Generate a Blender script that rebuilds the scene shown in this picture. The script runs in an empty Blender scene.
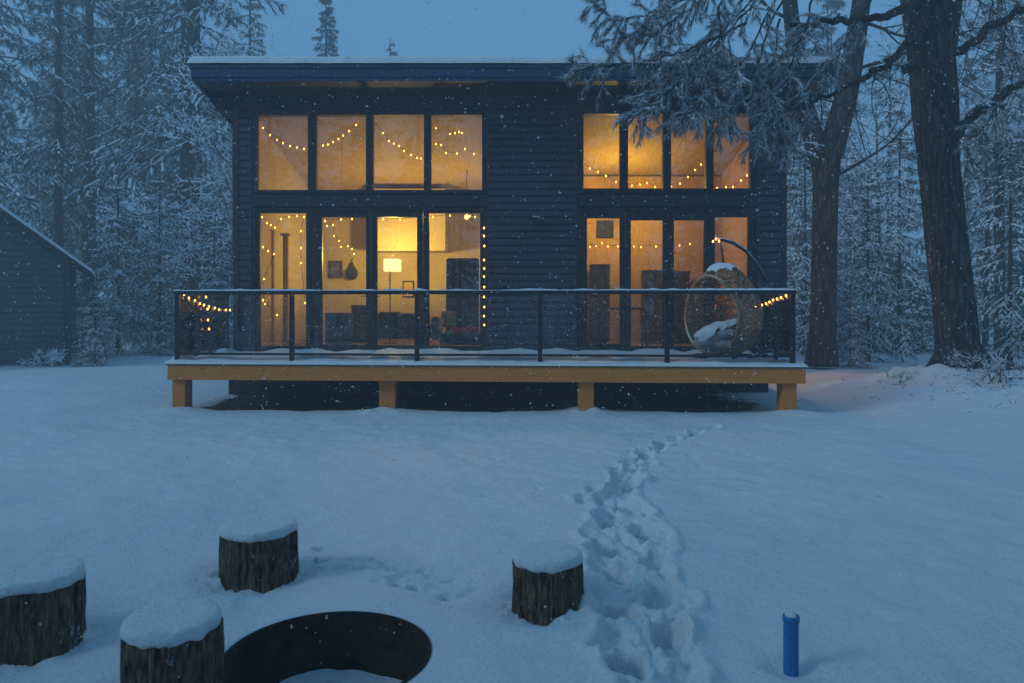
import bpy, math, random
import numpy as np
from mathutils import Vector, Matrix

random.seed(7)
RNG = np.random.default_rng(11)
C = bpy.context.scene.collection
scene = bpy.context.scene
F, CX, HY, CH = 750.0, 512.0, 305.0, 1.6          # focal length in px, optical axis, horizon row, eye height
WY = 13.56                                        # front wall of the cabin
R = math.radians

def rp(px, py, D):
    return Vector(((px - CX) / F * D, D, CH + (HY - py) / F * D))
def wx(px, D=WY): return (px - CX) / F * D
def wz(py, D=WY): return CH + (HY - py) / F * D

# ------------------------------------------------------------------ object helpers
def tag(o, label=None, cat=None, group=None, kind=None):
    if label: o['label'] = label
    if cat: o['category'] = cat
    if group: o['group'] = group
    if kind: o['kind'] = kind
    return o
def thing(name, loc, label, cat, group=None, rz=0.0):
    o = bpy.data.objects.new(name, None); C.objects.link(o)
    o.empty_display_size = 0.2
    o.location = loc; o.rotation_euler = (0, 0, rz)
    return tag(o, label, cat, group)
def world_off(parent):
    off = Vector((0, 0, 0)); p = parent
    while p: off += Vector(p.location); p = p.parent
    return off

class G:
    """collects shapes in world coordinates, links them as one mesh object"""
    def __init__(s): s.v = []; s.f = []; s.sm = []
    def add(s, vs, fs, smooth=False):
        b = len(s.v); s.v += [tuple(v) for v in vs]
        for f in fs: s.f.append(tuple(b + i for i in f)); s.sm.append(smooth)
    def box(s, x0, x1, y0, y1, z0, z1):
        s.add([(x0,y0,z0),(x1,y0,z0),(x1,y1,z0),(x0,y1,z0),(x0,y0,z1),(x1,y0,z1),(x1,y1,z1),(x0,y1,z1)],
              [(0,3,2,1),(4,5,6,7),(0,1,5,4),(1,2,6,5),(2,3,7,6),(3,0,4,7)])
    def prism(s, bot, z0, z1):
        n = len(bot)
        s.add([(x,y,z0) for x,y in bot] + [(x,y,z1) for x,y in bot],
              [tuple(range(n-1,-1,-1)), tuple(range(n,2*n))] + [(i,(i+1)%n,(i+1)%n+n,i+n) for i in range(n)])
    def beam(s, a, b, w, h):
        """box along a->b, w across (horizontal), h vertical-ish"""
        a = Vector(a); b = Vector(b); d = (b-a).normalized()
        up = Vector((0,0,1)) if abs(d.z) < .95 else Vector((0,1,0))
        sx = d.cross(up).normalized(); u = sx.cross(d)
        vs = [p + sx*i*w/2 + u*j*h/2 for p in (a,b) for i,j in ((-1,-1),(1,-1),(1,1),(-1,1))]
        s.add(vs, [(0,1,2,3),(7,6,5,4),(0,4,5,1),(1,5,6,2),(2,6,7,3),(3,7,4,0)])
    def tube(s, pts, rad, n=8, cap=True, smooth=True):
        pts = [Vector(p) for p in pts]; m = len(pts)
        if not hasattr(rad, '__len__'): rad = [rad]*m
        vs = []; ref = None
        for i,p in enumerate(pts):
            d = (pts[min(i+1,m-1)] - pts[max(i-1,0)]).normalized()
            if ref is None: ref = d.orthogonal().normalized()
            ref = (ref - d*ref.dot(d)).normalized(); bi = d.cross(ref)
            for k in range(n):
                a = 2*math.pi*k/n
                vs.append(p + (ref*math.cos(a) + bi*math.sin(a))*rad[i])
        fs = [(i*n+k, i*n+(k+1)%n, (i+1)*n+(k+1)%n, (i+1)*n+k) for i in range(m-1) for k in range(n)]
        if cap: fs += [tuple(range(n-1,-1,-1)), tuple((m-1)*n+k for k in range(n))]
        s.add(vs, fs, smooth)
    def lathe(s, c, prof, n=24, smooth=True, wob=None):
        vs = []; c = Vector(c)
        for r,z in prof:
            for k in range(n):
                a = 2*math.pi*k/n; q = r if wob is None else wob(a, r, z)
                vs.append(c + Vector((q*math.cos(a), q*math.sin(a), z)))
        m = len(prof)
        fs = [(i*n+k, i*n+(k+1)%n, (i+1)*n+(k+1)%n, (i+1)*n+k) for i in range(m-1) for k in range(n)]
        s.add(vs, fs, smooth)
    def ball(s, c, rx, ry, rz, n=12, m=8, jit=0, smooth=True):
        prof = [(math.sin(math.pi*i/m), -math.cos(math.pi*i/m)) for i in range(m+1)]
        vs = []; c = Vector(c)
        for r,z in prof:
            for k in range(n):
                a = 2*math.pi*k/n; j = 1 + jit*(random.random()-.5)
                vs.append(c + Vector((max(r,.001)*math.cos(a)*rx*j, max(r,.001)*math.sin(a)*ry*j, z*rz*j)))
        s.add(vs, [(i*n+k, i*n+(k+1)%n, (i+1)*n+(k+1)%n, (i+1)*n+k) for i in range(m) for k in range(n)], smooth)
    def build(s, name, m, parent=None, bevel=0):
        me = bpy.data.meshes.new(name)
        off = world_off(parent)
        me.from_pydata([(v[0]-off.x, v[1]-off.y, v[2]-off.z) for v in s.v], [], s.f)
        me.polygons.foreach_set('use_smooth', s.sm)
        me.materials.append(m); me.update()
        o = bpy.data.objects.new(name, me); C.objects.link(o); o.parent = parent
        if bevel:
            b = o.modifiers.new('bevel', 'BEVEL'); b.width = bevel; b.segments = 2; b.limit_method = 'ANGLE'
        return o

def np_mesh(name, V, faces, mats, smooth=False, parent=None, attr=None, midx=None):
    """V (n,3); faces (m,3) or (m,4) array; V in world coordinates"""
    V = np.asarray(V, dtype=np.float32)
    off = world_off(parent); V = V - np.array([off.x, off.y, off.z], dtype=np.float32)
    faces = np.asarray(faces, dtype=np.int32); k = faces.shape[1]
    me = bpy.data.meshes.new(name)
    me.vertices.add(len(V)); me.vertices.foreach_set('co', V.ravel())
    me.loops.add(faces.size); me.loops.foreach_set('vertex_index', faces.ravel())
    me.polygons.add(len(faces))
    me.polygons.foreach_set('loop_start', np.arange(0, faces.size, k, dtype=np.int32))
    me.polygons.foreach_set('loop_total', np.full(len(faces), k, dtype=np.int32))
    me.polygons.foreach_set('use_smooth', np.full(len(faces), smooth))
    for m in (mats if isinstance(mats, (list,tuple)) else [mats]): me.materials.append(m)
    if midx is not None: me.polygons.foreach_set('material_index', np.asarray(midx, dtype=np.int32))
    if attr:
        for an, av in attr.items():
            a = me.attributes.new(an, 'FLOAT', 'POINT'); a.data.foreach_set('value', np.asarray(av, dtype=np.float32))
    me.update(calc_edges=True); me.validate()
    o = bpy.data.objects.new(name, me); C.objects.link(o); o.parent = parent
    return o

# lattice noise
_T = np.random.default_rng(3).random((512,512)).astype(np.float32)
def vn(x, y, s, seed=0):
    x = np.asarray(x)/s + 17.3*seed; y = np.asarray(y)/s + 9.1*seed
    xi = np.floor(x).astype(int); yi = np.floor(y).astype(int); fx = x-xi; fy = y-yi
    fx = fx*fx*(3-2*fx); fy = fy*fy*(3-2*fy)
    g = lambda a,b: _T[a % 512, b % 512]
    return (g(xi,yi)*(1-fx)*(1-fy)+g(xi+1,yi)*fx*(1-fy)+g(xi,yi+1)*(1-fx)*fy+g(xi+1,yi+1)*fx*fy)*2-1
def sstep(a, b, x):
    t = np.clip((x-a)/(b-a), 0, 1); return t*t*(3-2*t)

# ------------------------------------------------------------------ materials
def mat(name, base=(.5,.5,.5), rough=.6, metal=0.0, spec=None):
    m = bpy.data.materials.new(name); m.use_nodes = True
    nt = m.node_tree; p = nt.nodes['Principled BSDF']
    p.inputs['Base Color'].default_value = (*base, 1); p.inputs['Roughness'].default_value = rough
    p.inputs['Metallic'].default_value = metal
    if spec is not None: p.inputs['Specular IOR Level'].default_value = spec
    return m, nt, p
def N(nt, t, **kw):
    n = nt.nodes.new(t)
    for k,v in kw.items():
        if k in n.inputs: n.inputs[k].default_value = v
        else: setattr(n, k, v)
    return n
def coords(nt, scale=(1,1,1), kind='Object'):
    tc = N(nt, 'ShaderNodeTexCoord'); mp = N(nt, 'ShaderNodeMapping')
    mp.inputs['Scale'].default_value = scale
    nt.links.new(tc.outputs[kind], mp.inputs['Vector']); return mp.outputs['Vector']
def ramp(nt, src, stops):
    r = N(nt, 'ShaderNodeValToRGB'); e = r.color_ramp.elements
    while len(e) < len(stops): e.new(.5)
    for el,(p,c) in zip(e, stops): el.position = p; el.color = (*c,1) if len(c)==3 else c
    nt.links.new(src, r.inputs['Fac']); return r
def noise_mat(name, c0, c1, scale, stretch=(1,1,1), rough=.7, bump=0.0, detail=6, metal=0, bscale=None, spec=None, dist=.02):
    m, nt, p = mat(name, c0, rough, metal, spec)
    v = coords(nt, stretch)
    n = N(nt, 'ShaderNodeTexNoise', Scale=scale, Detail=detail, Roughness=.6); nt.links.new(v, n.inputs['Vector'])
    r = ramp(nt, n.outputs['Fac'], [(.3,c0),(.7,c1)])
    nt.links.new(r.outputs['Color'], p.inputs['Base Color'])
    if bump:
        h = n
        if bscale:
            h = N(nt, 'ShaderNodeTexNoise', Scale=bscale, Detail=detail, Roughness=.65); nt.links.new(v, h.inputs['Vector'])
        b = N(nt, 'ShaderNodeBump', Strength=bump, Distance=dist); nt.links.new(h.outputs['Fac'], b.inputs['Height'])
        nt.links.new(b.outputs['Normal'], p.inputs['Normal'])
    return m
def emit(name, col, s):
    m = bpy.data.materials.new(name); m.use_nodes = True; nt = m.node_tree
    p = nt.nodes['Principled BSDF']; p.inputs['Base Color'].default_value = (*col,1)
    p.inputs['Emission Color'].default_value = (*col,1); p.inputs['Emission Strength'].default_value = s
    return m

M = {}
# snow: granular, with bare soil where the 'bare' attribute says so
def snow_mat(name, attr=False, scale=1.0):
    m, nt, p = mat(name, (.84,.87,.91), .55, spec=.25)
    v = coords(nt, (1,1,1))
    n1 = N(nt, 'ShaderNodeTexNoise', Scale=5*scale, Detail=5, Roughness=.6); nt.links.new(v, n1.inputs['Vector'])
    n2 = N(nt, 'ShaderNodeTexNoise', Scale=46*scale, Detail=6, Roughness=.7); nt.links.new(v, n2.inputs['Vector'])
    a = N(nt, 'ShaderNodeMath', operation='MULTIPLY'); a.inputs[1].default_value = .5; nt.links.new(n2.outputs['Fac'], a.inputs[0])
    ad = N(nt, 'ShaderNodeMath', operation='ADD'); nt.links.new(n1.outputs['Fac'], ad.inputs[0]); nt.links.new(a.outputs[0], ad.inputs[1])
    b = N(nt, 'ShaderNodeBump', Strength=.8, Distance=.06); nt.links.new(ad.outputs[0], b.inputs['Height'])
    nt.links.new(b.outputs['Normal'], p.inputs['Normal'])
    r = ramp(nt, n2.outputs['Fac'], [(.3,(.74,.78,.83)),(.7,(.92,.93,.95))])
    if attr:
        at = N(nt, 'ShaderNodeAttribute'); at.attribute_name = 'bare'
        n3 = N(nt, 'ShaderNodeTexNoise', Scale=9, Detail=8, Roughness=.7); nt.links.new(v, n3.inputs['Vector'])
        s = N(nt, 'ShaderNodeMath', operation='ADD'); nt.links.new(at.outputs['Fac'], s.inputs[0]); nt.links.new(n3.outputs['Fac'], s.inputs[1])
        rr = ramp(nt, s.outputs[0], [(.93,(0,0,0)),(1.0,(1,1,1))])
        n4 = N(nt, 'ShaderNodeTexNoise', Scale=60, Detail=5); nt.links.new(v, n4.inputs['Vector'])
        soil = ramp(nt, n4.outputs['Fac'], [(.35,(.022,.018,.014)),(.58,(.085,.068,.048)),(.74,(.26,.21,.15))])
        mx = N(nt, 'ShaderNodeMix', data_type='RGBA')
        nt.links.new(rr.outputs['Color'], mx.inputs['Factor'])
        nt.links.new(r.outputs['Color'], mx.inputs[6]); nt.links.new(soil.outputs['Color'], mx.inputs[7])
        nt.links.new(mx.outputs[2], p.inputs['Base Color'])
    else:
        nt.links.new(r.outputs['Color'], p.inputs['Base Color'])
    return m
M['ground'] = snow_mat('snow_ground', True)
M['snow'] = snow_mat('snow')
M['flake'] = mat('snowflake', (.9,.92,.95), .8)[0]
M['tree_snow'] = mat('snow_on_branch', (.80,.84,.90), .7, spec=.2)[0]
M['siding'] = noise_mat('dark_siding', (.038,.044,.060), (.060,.068,.088), 3, (.6,1,9), .6, .15, bscale=14, spec=.25)
M['shed_siding'] = noise_mat('shed_siding', (.055,.066,.085), (.085,.10,.125), 3, (.6,1,9), .7, .15, bscale=14, spec=.2)
M['trim'] = noise_mat('dark_trim', (.024,.029,.042), (.036,.042,.058), 4, (1,1,6), .6, spec=.25)
M['black'] = noise_mat('black_metal', (.008,.009,.011), (.014,.015,.018), 6, rough=.42)
M['fascia'] = noise_mat('blue_fascia', (.008,.045,.10), (.013,.062,.135), 3, (.4,1,4), .5, spec=.3)
M['soffit'] = noise_mat('soffit_board', (.008,.008,.009), (.016,.015,.015), 5, (6,.6,1), .6)
M['found'] = noise_mat('foundation_skirt', (.008,.009,.012), (.018,.019,.023), 4, (1,1,3), .7, .3, bscale=12)
def wood(name, c0, c1, ck, stretch=(1.2,14,14), rough=.6, knots=True):
    m, nt, p = mat(name, c0, rough, spec=.2)
    v = coords(nt, stretch)
    w = N(nt, 'ShaderNodeTexNoise', Scale=2.2, Detail=7, Roughness=.65, Distortion=.6); nt.links.new(v, w.inputs['Vector'])
    r = ramp(nt, w.outputs['Fac'], [(.28,c0),(.55,c1),(.75,c0)])
    out = r.outputs['Color']
    if knots:
        kv = coords(nt, (2.2,4,7))
        vo = N(nt, 'ShaderNodeTexVoronoi', Scale=1.0); nt.links.new(kv, vo.inputs['Vector'])
        kr = ramp(nt, vo.outputs['Distance'], [(.05,(1,1,1)),(.16,(0,0,0))])
        mx = N(nt, 'ShaderNodeMix', data_type='RGBA'); nt.links.new(kr.outputs['Color'], mx.inputs['Factor'])
        nt.links.new(out, mx.inputs[6]); mx.inputs[7].default_value = (*ck,1); out = mx.outputs[2]
    nt.links.new(out, p.inputs['Base Color'])
    b = N(nt, 'ShaderNodeBump', Strength=.25, Distance=.01); nt.links.new(w.outputs['Fac'], b.inputs['Height']); nt.links.new(b.outputs['Normal'], p.inputs['Normal'])
    return m
M['beam'] = wood('deck_timber', (.60,.165,.022), (.74,.235,.042), (.16,.05,.012))
M['post'] = wood('post_timber', (.58,.16,.022), (.72,.23,.042), (.16,.05,.012), (14,14,1.2))
M['plank'] = wood('deck_boards', (.22,.13,.06), (.30,.19,.09), (.1,.05,.02))
M['pine'] = wood('pine_panel', (.44,.26,.05), (.58,.36,.085), (.20,.10,.03), (9,9,.8))
M['cream'] = noise_mat('cream_wall', (.56,.44,.22), (.64,.51,.27), 2, rough=.8)
M['ceil'] = wood('plank_ceiling', (.34,.23,.08), (.50,.36,.14), (.14,.08,.03), (10,1,1))
M['floorw'] = wood('floor_boards', (.20,.11,.05), (.30,.18,.09), (.1,.05,.02), (10,1,1))
def bark_mat(name, c0, c1, sc=9.0, dist=.05, vw=1.4, st=.16, lo=.50, hi=.80):
    m, nt, p = mat(name, c0, .9, spec=.1)
    v = coords(nt, (1,1,st))
    n = N(nt, 'ShaderNodeTexNoise', Scale=sc, Detail=8, Roughness=.7, Distortion=.4); nt.links.new(v, n.inputs['Vector'])
    vo = N(nt, 'ShaderNodeTexVoronoi', Scale=sc*1.3, feature='DISTANCE_TO_EDGE'); nt.links.new(v, vo.inputs['Vector'])
    s = N(nt, 'ShaderNodeMath', operation='MULTIPLY_ADD'); s.inputs[1].default_value = vw
    nt.links.new(vo.outputs['Distance'], s.inputs[0]); nt.links.new(n.outputs['Fac'], s.inputs[2])
    r = ramp(nt, s.outputs[0], [(lo,c0),(hi,c1),(min(1.0,hi+.2),tuple(x*1.3 for x in c1))])
    # wind-blown snow caught in the furrows
    n2 = N(nt, 'ShaderNodeTexNoise', Scale=7, Detail=8, Roughness=.75); nt.links.new(coords(nt,(1,1,.6)), n2.inputs['Vector'])
    rr = ramp(nt, n2.outputs['Fac'], [(.625,(0,0,0)),(.69,(1,1,1))])
    mx = N(nt, 'ShaderNodeMix', data_type='RGBA'); nt.links.new(rr.outputs['Color'], mx.inputs['Factor'])
    nt.links.new(r.outputs['Color'], mx.inputs[6]); mx.inputs[7].default_value = (.55,.6,.66,1)
    nt.links.new(mx.outputs[2], p.inputs['Base Color'])
    b = N(nt, 'ShaderNodeBump', Strength=.9, Distance=dist); nt.links.new(s.outputs[0], b.inputs['Height']); nt.links.new(b.outputs['Normal'], p.inputs['Normal'])
    return m
M['bark'] = bark_mat('pine_bark', (.010,.009,.008), (.075,.062,.053), 7.5, .10)
M['bark_dim'] = bark_mat('spruce_bark', (.025,.022,.020), (.07,.06,.052), 12)
M['stump'] = bark_mat('stump_bark', (.022,.015,.010), (.26,.185,.125), 34, .03, .45, .22, .40, .74)
M['endgrain'] = noise_mat('cut_wood', (.20,.14,.08), (.30,.21,.12), 20, rough=.9)
def needle_mat(name, c0, c1):
    m, nt, p = mat(name, c0, .75, spec=.15)
    g = N(nt, 'ShaderNodeNewGeometry')
    r = ramp(nt, g.outputs['Random Per Island'], [(0,c0),(1,c1)])
    nt.links.new(r.outputs['Color'], p.inputs['Base Color'])
    return m
M['needle'] = needle_mat('spruce_needles', (.030,.048,.040), (.075,.10,.080))
M['pine_needle'] = needle_mat('pine_needles', (.035,.034,.026), (.105,.095,.072))
M['twig'] = mat('twig', (.035,.028,.022), .9)[0]
M['wicker'] = noise_mat('wicker', (.26,.11,.04), (.50,.26,.115), 20, rough=.6, spec=.2)
def dusted(m, amount):
    nt = m.node_tree; p = nt.nodes['Principled BSDF']; src = p.inputs['Base Color'].links[0].from_socket
    n = N(nt,'ShaderNodeTexNoise',Scale=22,Detail=6,Roughness=.7); nt.links.new(coords(nt),n.inputs['Vector'])
    r = ramp(nt,n.outputs['Fac'],[(amount,(0,0,0)),(amount+.04,(1,1,1))])
    mx = N(nt,'ShaderNodeMix',data_type='RGBA'); nt.links.new(r.outputs['Color'],mx.inputs['Factor']); nt.links.new(src,mx.inputs[6]); mx.inputs[7].default_value=(.72,.74,.78,1)
    nt.links.new(mx.outputs[2],p.inputs['Base Color'])
dusted(M['wicker'], .60)
M['cushion'] = noise_mat('cushion_cloth', (.30,.28,.28), (.42,.38,.37), 12, rough=.9)
M['steel'] = noise_mat('burnt_steel', (.010,.009,.009), (.045,.032,.026), 9, rough=.8, spec=.15, bump=.4)
M['bluepipe'] = noise_mat('blue_plastic', (.010,.14,.38), (.018,.18,.46), 9, rough=.45)
M['sofa'] = noise_mat('brown_leather', (.07,.04,.022), (.10,.058,.03), 8, rough=.5)
M['dark'] = noise_mat('dark_fabric', (.016,.016,.019), (.03,.029,.032), 10, rough=.8)
M['red'] = noise_mat('red_cloth', (.70,.02,.03), (.80,.04,.05), 10, rough=.9)
M['yellow'] = noise_mat('ochre_cloth', (.55,.38,.12), (.65,.47,.18), 10, rough=.9)
M['shade'] = emit('lamp_shade', (1.0,.66,.24), 2.4)
M['bulb'] = emit('warm_bulb', (1.0,.38,.065), 5.5)
M['cord'] = mat('cord', (.02,.018,.015), .7)[0]
def glass(name, fac, specks, tint=(.96,.97,.97)):
    m = bpy.data.materials.new(name); m.use_nodes = True; nt = m.node_tree
    nt.nodes.remove(nt.nodes['Principled BSDF']); out = nt.nodes['Material Output']
    tr = N(nt, 'ShaderNodeBsdfTransparent', Color=(*tint,1)); gl = N(nt, 'ShaderNodeBsdfGlossy', Roughness=0.01)
    lw = N(nt, 'ShaderNodeFresnel', IOR=1.45)
    ma = N(nt, 'ShaderNodeMath', operation='ADD'); ma.inputs[1].default_value = fac; nt.links.new(lw.outputs[0], ma.inputs[0])
    mx = N(nt, 'ShaderNodeMixShader'); nt.links.new(ma.outputs[0], mx.inputs[0]); nt.links.new(tr.outputs[0], mx.inputs[1]); nt.links.new(gl.outputs[0], mx.inputs[2])
    last = mx
    if specks:
        v = coords(nt)
        vo = N(nt, 'ShaderNodeTexVoronoi', Scale=30.0); nt.links.new(v, vo.inputs['Vector'])
        n = N(nt, 'ShaderNodeTexNoise', Scale=6.0, Detail=4); nt.links.new(v, n.inputs['Vector'])
        # wet snow grains stuck to the pane: cells whose size varies with a slow noise
        th = N(nt, 'ShaderNodeMath', operation='MULTIPLY'); th.inputs[1].default_value = specks; nt.links.new(n.outputs['Fac'], th.inputs[0])
        sepc = N(nt, 'ShaderNodeSeparateColor'); nt.links.new(vo.outputs['Color'], sepc.inputs[0])
        t2 = N(nt, 'ShaderNodeMath', operation='MULTIPLY'); nt.links.new(th.outputs[0], t2.inputs[0]); nt.links.new(sepc.outputs[0], t2.inputs[1])
        lt = N(nt, 'ShaderNodeMath', operation='LESS_THAN'); nt.links.new(vo.outputs['Distance'], lt.inputs[0]); nt.links.new(t2.outputs[0], lt.inputs[1])
        df = N(nt, 'ShaderNodeBsdfDiffuse', Color=(.75,.8,.85,1)); m2 = N(nt, 'ShaderNodeMixShader')
        tl = N(nt, 'ShaderNodeBsdfTranslucent', Color=(.8,.85,.9,1)); m3 = N(nt, 'ShaderNodeMixShader', Fac=.5); nt.links.new(df.outputs[0], m3.inputs[1]); nt.links.new(tl.outputs[0], m3.inputs[2])
        nt.links.new(lt.outputs[0], m2.inputs[0]); nt.links.new(mx.outputs[0], m2.inputs[1]); nt.links.new(m3.outputs[0], m2.inputs[2]); last = m2
    nt.links.new(last.outputs[0], out.inputs['Surface'])
    return m
M['glass'] = glass('window_glass', .055, .0)
M['rail_glass'] = glass('railing_glass', .0, .32, (.99,.995,.995))

# ------------------------------------------------------------------ ground: one sheet of snow
STUMPS = [(-1.53,4.52,.218), (-2.29,3.60,.205), (-1.40,3.10,.187), (.193,4.03,.185)]
PIT = (-.845, 3.44, .46)
def dense(lo, hi, step, far_lo, far_hi, g=1.16):
    a = list(np.arange(lo, hi+1e-6, step)); s = step; x = hi
    while x < far_hi: s = min(s*g, 8); x += s; a.append(x)
    s = step; x = lo
    while x > far_lo: s = min(s*g, 8); x -= s; a.insert(0, x)
    return np.array(a)
xs = np.concatenate([dense(-3.0, .2, .022, -160, .2, 1.05), np.arange(.212,1.7,.012), dense(1.7, 3.2, .022, 1.7, 160, 1.05)]); ys = dense(2.4, 10.6, .019, -60, 200, 1.05)
X, Y = np.meshgrid(xs, ys, indexing='ij')
Z = .05*vn(X,Y,3.1,1) + .026*vn(X,Y,1.1,2) + +.022*vn(X,Y,.42,3) + .010*vn(X,Y,.17,4) + .0045*vn(X,Y,.08,12)
# bank under the big pine, wood floor rising behind the yard
dm = np.sqrt(((X-8.6)/3.3)**2 + ((Y-13.6)/3.2)**2)
bank = np.exp(-dm**2*1.1)
Z += bank*(.33 + .14*vn(X,Y,.9,5) + .13*vn(X,Y,.33,6) + .08*vn(X,Y,.15,76))
Z += sstep(9,40,np.abs(X))*.6*(1+.5*vn(X,Y,6,7)) + sstep(21,60,Y)*1.0*(1+.4*vn(X,Y,7,8))
# levelled where deck and cabin stand; bare soil in the dry under the deck
flat = sstep(6.3,5.2,np.abs(X+.3))*sstep(10.3,11.2,Y)*sstep(21.5,20.5,Y)
Z = Z*(1-.8*flat)
edge = .30*vn(X,Y,.8,9)+.18*vn(X,Y,.25,10)+.08*vn(X,Y,.09,77)
bare = np.clip(sstep(-5.25,-4.5,X+edge)*sstep(4.2,3.2,X+edge)*sstep(11.2,11.75,Y+edge*.5 + .03*X)*sstep(20.2,19.8,Y), 0, 1)
for px,py in ((379,410),(395,410),(579,413),(594,413)):
    q = rp(px,py,11.3); dd = np.sqrt((X-q.x)**2+((Y-11.2)/1.0)**2); bare *= sstep(.25,.55,dd+edge*.3); Z += (.045+.04*vn(X,Y,.16,78))*np.exp(-(dd/.26)**2)
for qx,qy in ((-5.05,11.4),(4.05,10.9)):
    dd = np.sqrt((X-qx)**2+(Y-qy)**2); Z += .06*np.exp(-(dd/.35)**2)
Z -= .05*bare
bare = np.maximum(bare, .385*np.clip(bank*1.5,0,1)*sstep(13.2,12.6,Y-.3*(X-8)))
d=np.sqrt((X-1.231)**2+(Y-3.31)**2); Z += -.012*np.exp(-((d-.06)/.04)**2)+.016*np.exp(-((d-.15)/.07)**2)
# footprints: a wading track of deep prints
def print_at(cx, cy, ang, dep=.10, l=.17, w=.10):
    global Z
    ca, sa = math.cos(ang), math.sin(ang)
    u = (X-cx)*ca+(Y-cy)*sa; v = -(X-cx)*sa+(Y-cy)*ca
    d = np.sqrt((u/l)**2+(v/w)**2) + .26*vn(X,Y,.10,13)+.20*vn(X,Y,.04,75)
    Z = Z - dep*sstep(1.05,.68,d) + dep*.36*np.exp(-((d-1.32)/.26)**2)*(.6+.7*vn(X,Y,.11,14))
trail = [(2.66,9.8),(2.30,9.4),(1.95,9.0),(1.72,8.5),(1.42,8.1),(1.36,7.5),(1.02,7.2),(1.10,6.75),(.72,6.55),(.62,6.15),(.92,6.0),(.72,5.55),(.92,5.3),(.66,5.0),(.88,4.72),(.62,4.45),(.80,4.15),(.56,3.9),(.76,3.62),(.52,3.36),(.72,3.1),(.50,2.85),(.70,2.6)]
tx = np.interp(Y, [p[1] for p in trail[::-1]], [p[0] for p in trail[::-1]])
cen = np.interp(Y, [2.4,3.5,5.0,6.2,7.2,8.2,9.8], [.60,.65,.78,.82,1.12,1.5,2.6])
wid = np.interp(Y, [2.4,5.5,7.0,9.8], [.17,.19,.13,.05])
inside = sstep(1.25,.8,np.abs(X-cen+.10*vn(X,Y,.30,15)+.04*vn(X,Y,.11,74))/wid)*sstep(10.0,9.2,Y)
Z += inside*(-.045 + .034*vn(X,Y,.20,16) + .034*vn(X,Y,.085,17) + .024*vn(X,Y,.04,73))
Z += .028*np.exp(-((np.abs(X-cen+.10*vn(X,Y,.30,15)+.04*vn(X,Y,.11,74))/wid-1.3)/.22)**2)*sstep(8.5,6.5,Y)
for i,(a,b) in enumerate(trail):
    n_ = trail[min(i+1,len(trail)-1)]; ang = math.atan2(n_[1]-b, n_[0]-a) if i < len(trail)-1 else -1.57
    print_at(a, b, ang*.35-1.57*.65 + random.uniform(-.3,.3), random.uniform(.07,.11), random.uniform(.13,.17), random.uniform(.075,.10))
# small animal tracks left of the trail
for k in range(46):
    t = random.random(); q = rp(305+175*t, 552+34*t+random.uniform(-12,12), 1); s = CH/-(q.z-CH); q = (q.x*s, s)
    print_at(q[0], q[1], random.uniform(0,3), random.uniform(.012,.03), random.uniform(.03,.06), random.uniform(.025,.045))
for k in range(30):
    print_at(random.uniform(-3.5,3.2), random.uniform(2.6,9), random.uniform(0,3), random.uniform(.008,.02), random.uniform(.03,.12), random.uniform(.03,.08))
# hollows about the stumps
for sx,sy,sr in STUMPS:
    d = np.sqrt((X-sx)**2+(Y-sy)**2); Z += (-.002+.03*vn(X,Y,.10,71)+.02*vn(X,Y,.04,72))*np.exp(-((d-sr)/.09)**2) + .02*np.exp(-((d-sr-.2)/.12)**2)
# fire pit: sunken, snow on its floor
d = np.sqrt((X-PIT[0])**2+(Y-PIT[1])**2); Rp = PIT[2]+.01
damp = sstep(Rp,Rp+.35,d); Z = Z*damp + (1-damp)*(.004) - .006*np.exp(-((d-Rp)/.10)**2)*(d>Rp) + .022*np.exp(-((d-Rp-.24)/.12)**2)
ins = d < Rp
th = np.arctan2(Y-PIT[1], X-PIT[0])
Z = np.where(ins, -.315 + .02*vn(X,Y,.2,18) + .012*vn(X,Y,.07,19) + .06*np.clip(-(Y-PIT[1]),0,1)+.02*sstep(.34,.46,d), Z)
nb_out = np.zeros_like(ins); nb_in = np.zeros_like(ins)
for dx in (-1,0,1):
    for dy in (-1,0,1):
        r_ = np.roll(np.roll(ins,dx,0),dy,1); nb_out |= ~r_; nb_in |= r_
bi = ins & nb_out; bo = (~ins) & nb_in
for msk, rr in ((bi, Rp-.004),(bo, Rp+.004)):
    X[msk] = PIT[0]+rr*np.cos(th[msk]); Y[msk] = PIT[1]+rr*np.sin(th[msk])
def ground_z(x, y):
    i = int(np.argmin(np.abs(xs-x))); j = int(np.argmin(np.abs(ys-y))); return float(Z[i,j])
nx_, ny_ = X.shape
I = np.arange(nx_*ny_).reshape(nx_,ny_)
quads = np.stack([I[:-1,:-1],I[1:,:-1],I[1:,1:],I[:-1,1:]],-1).reshape(-1,4)
g = np_mesh('snow_ground', np.stack([X,Y,Z],-1).reshape(-1,3), quads, M['ground'], True, attr={'bare': bare.ravel()})
tag(g, kind='structure')

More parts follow.
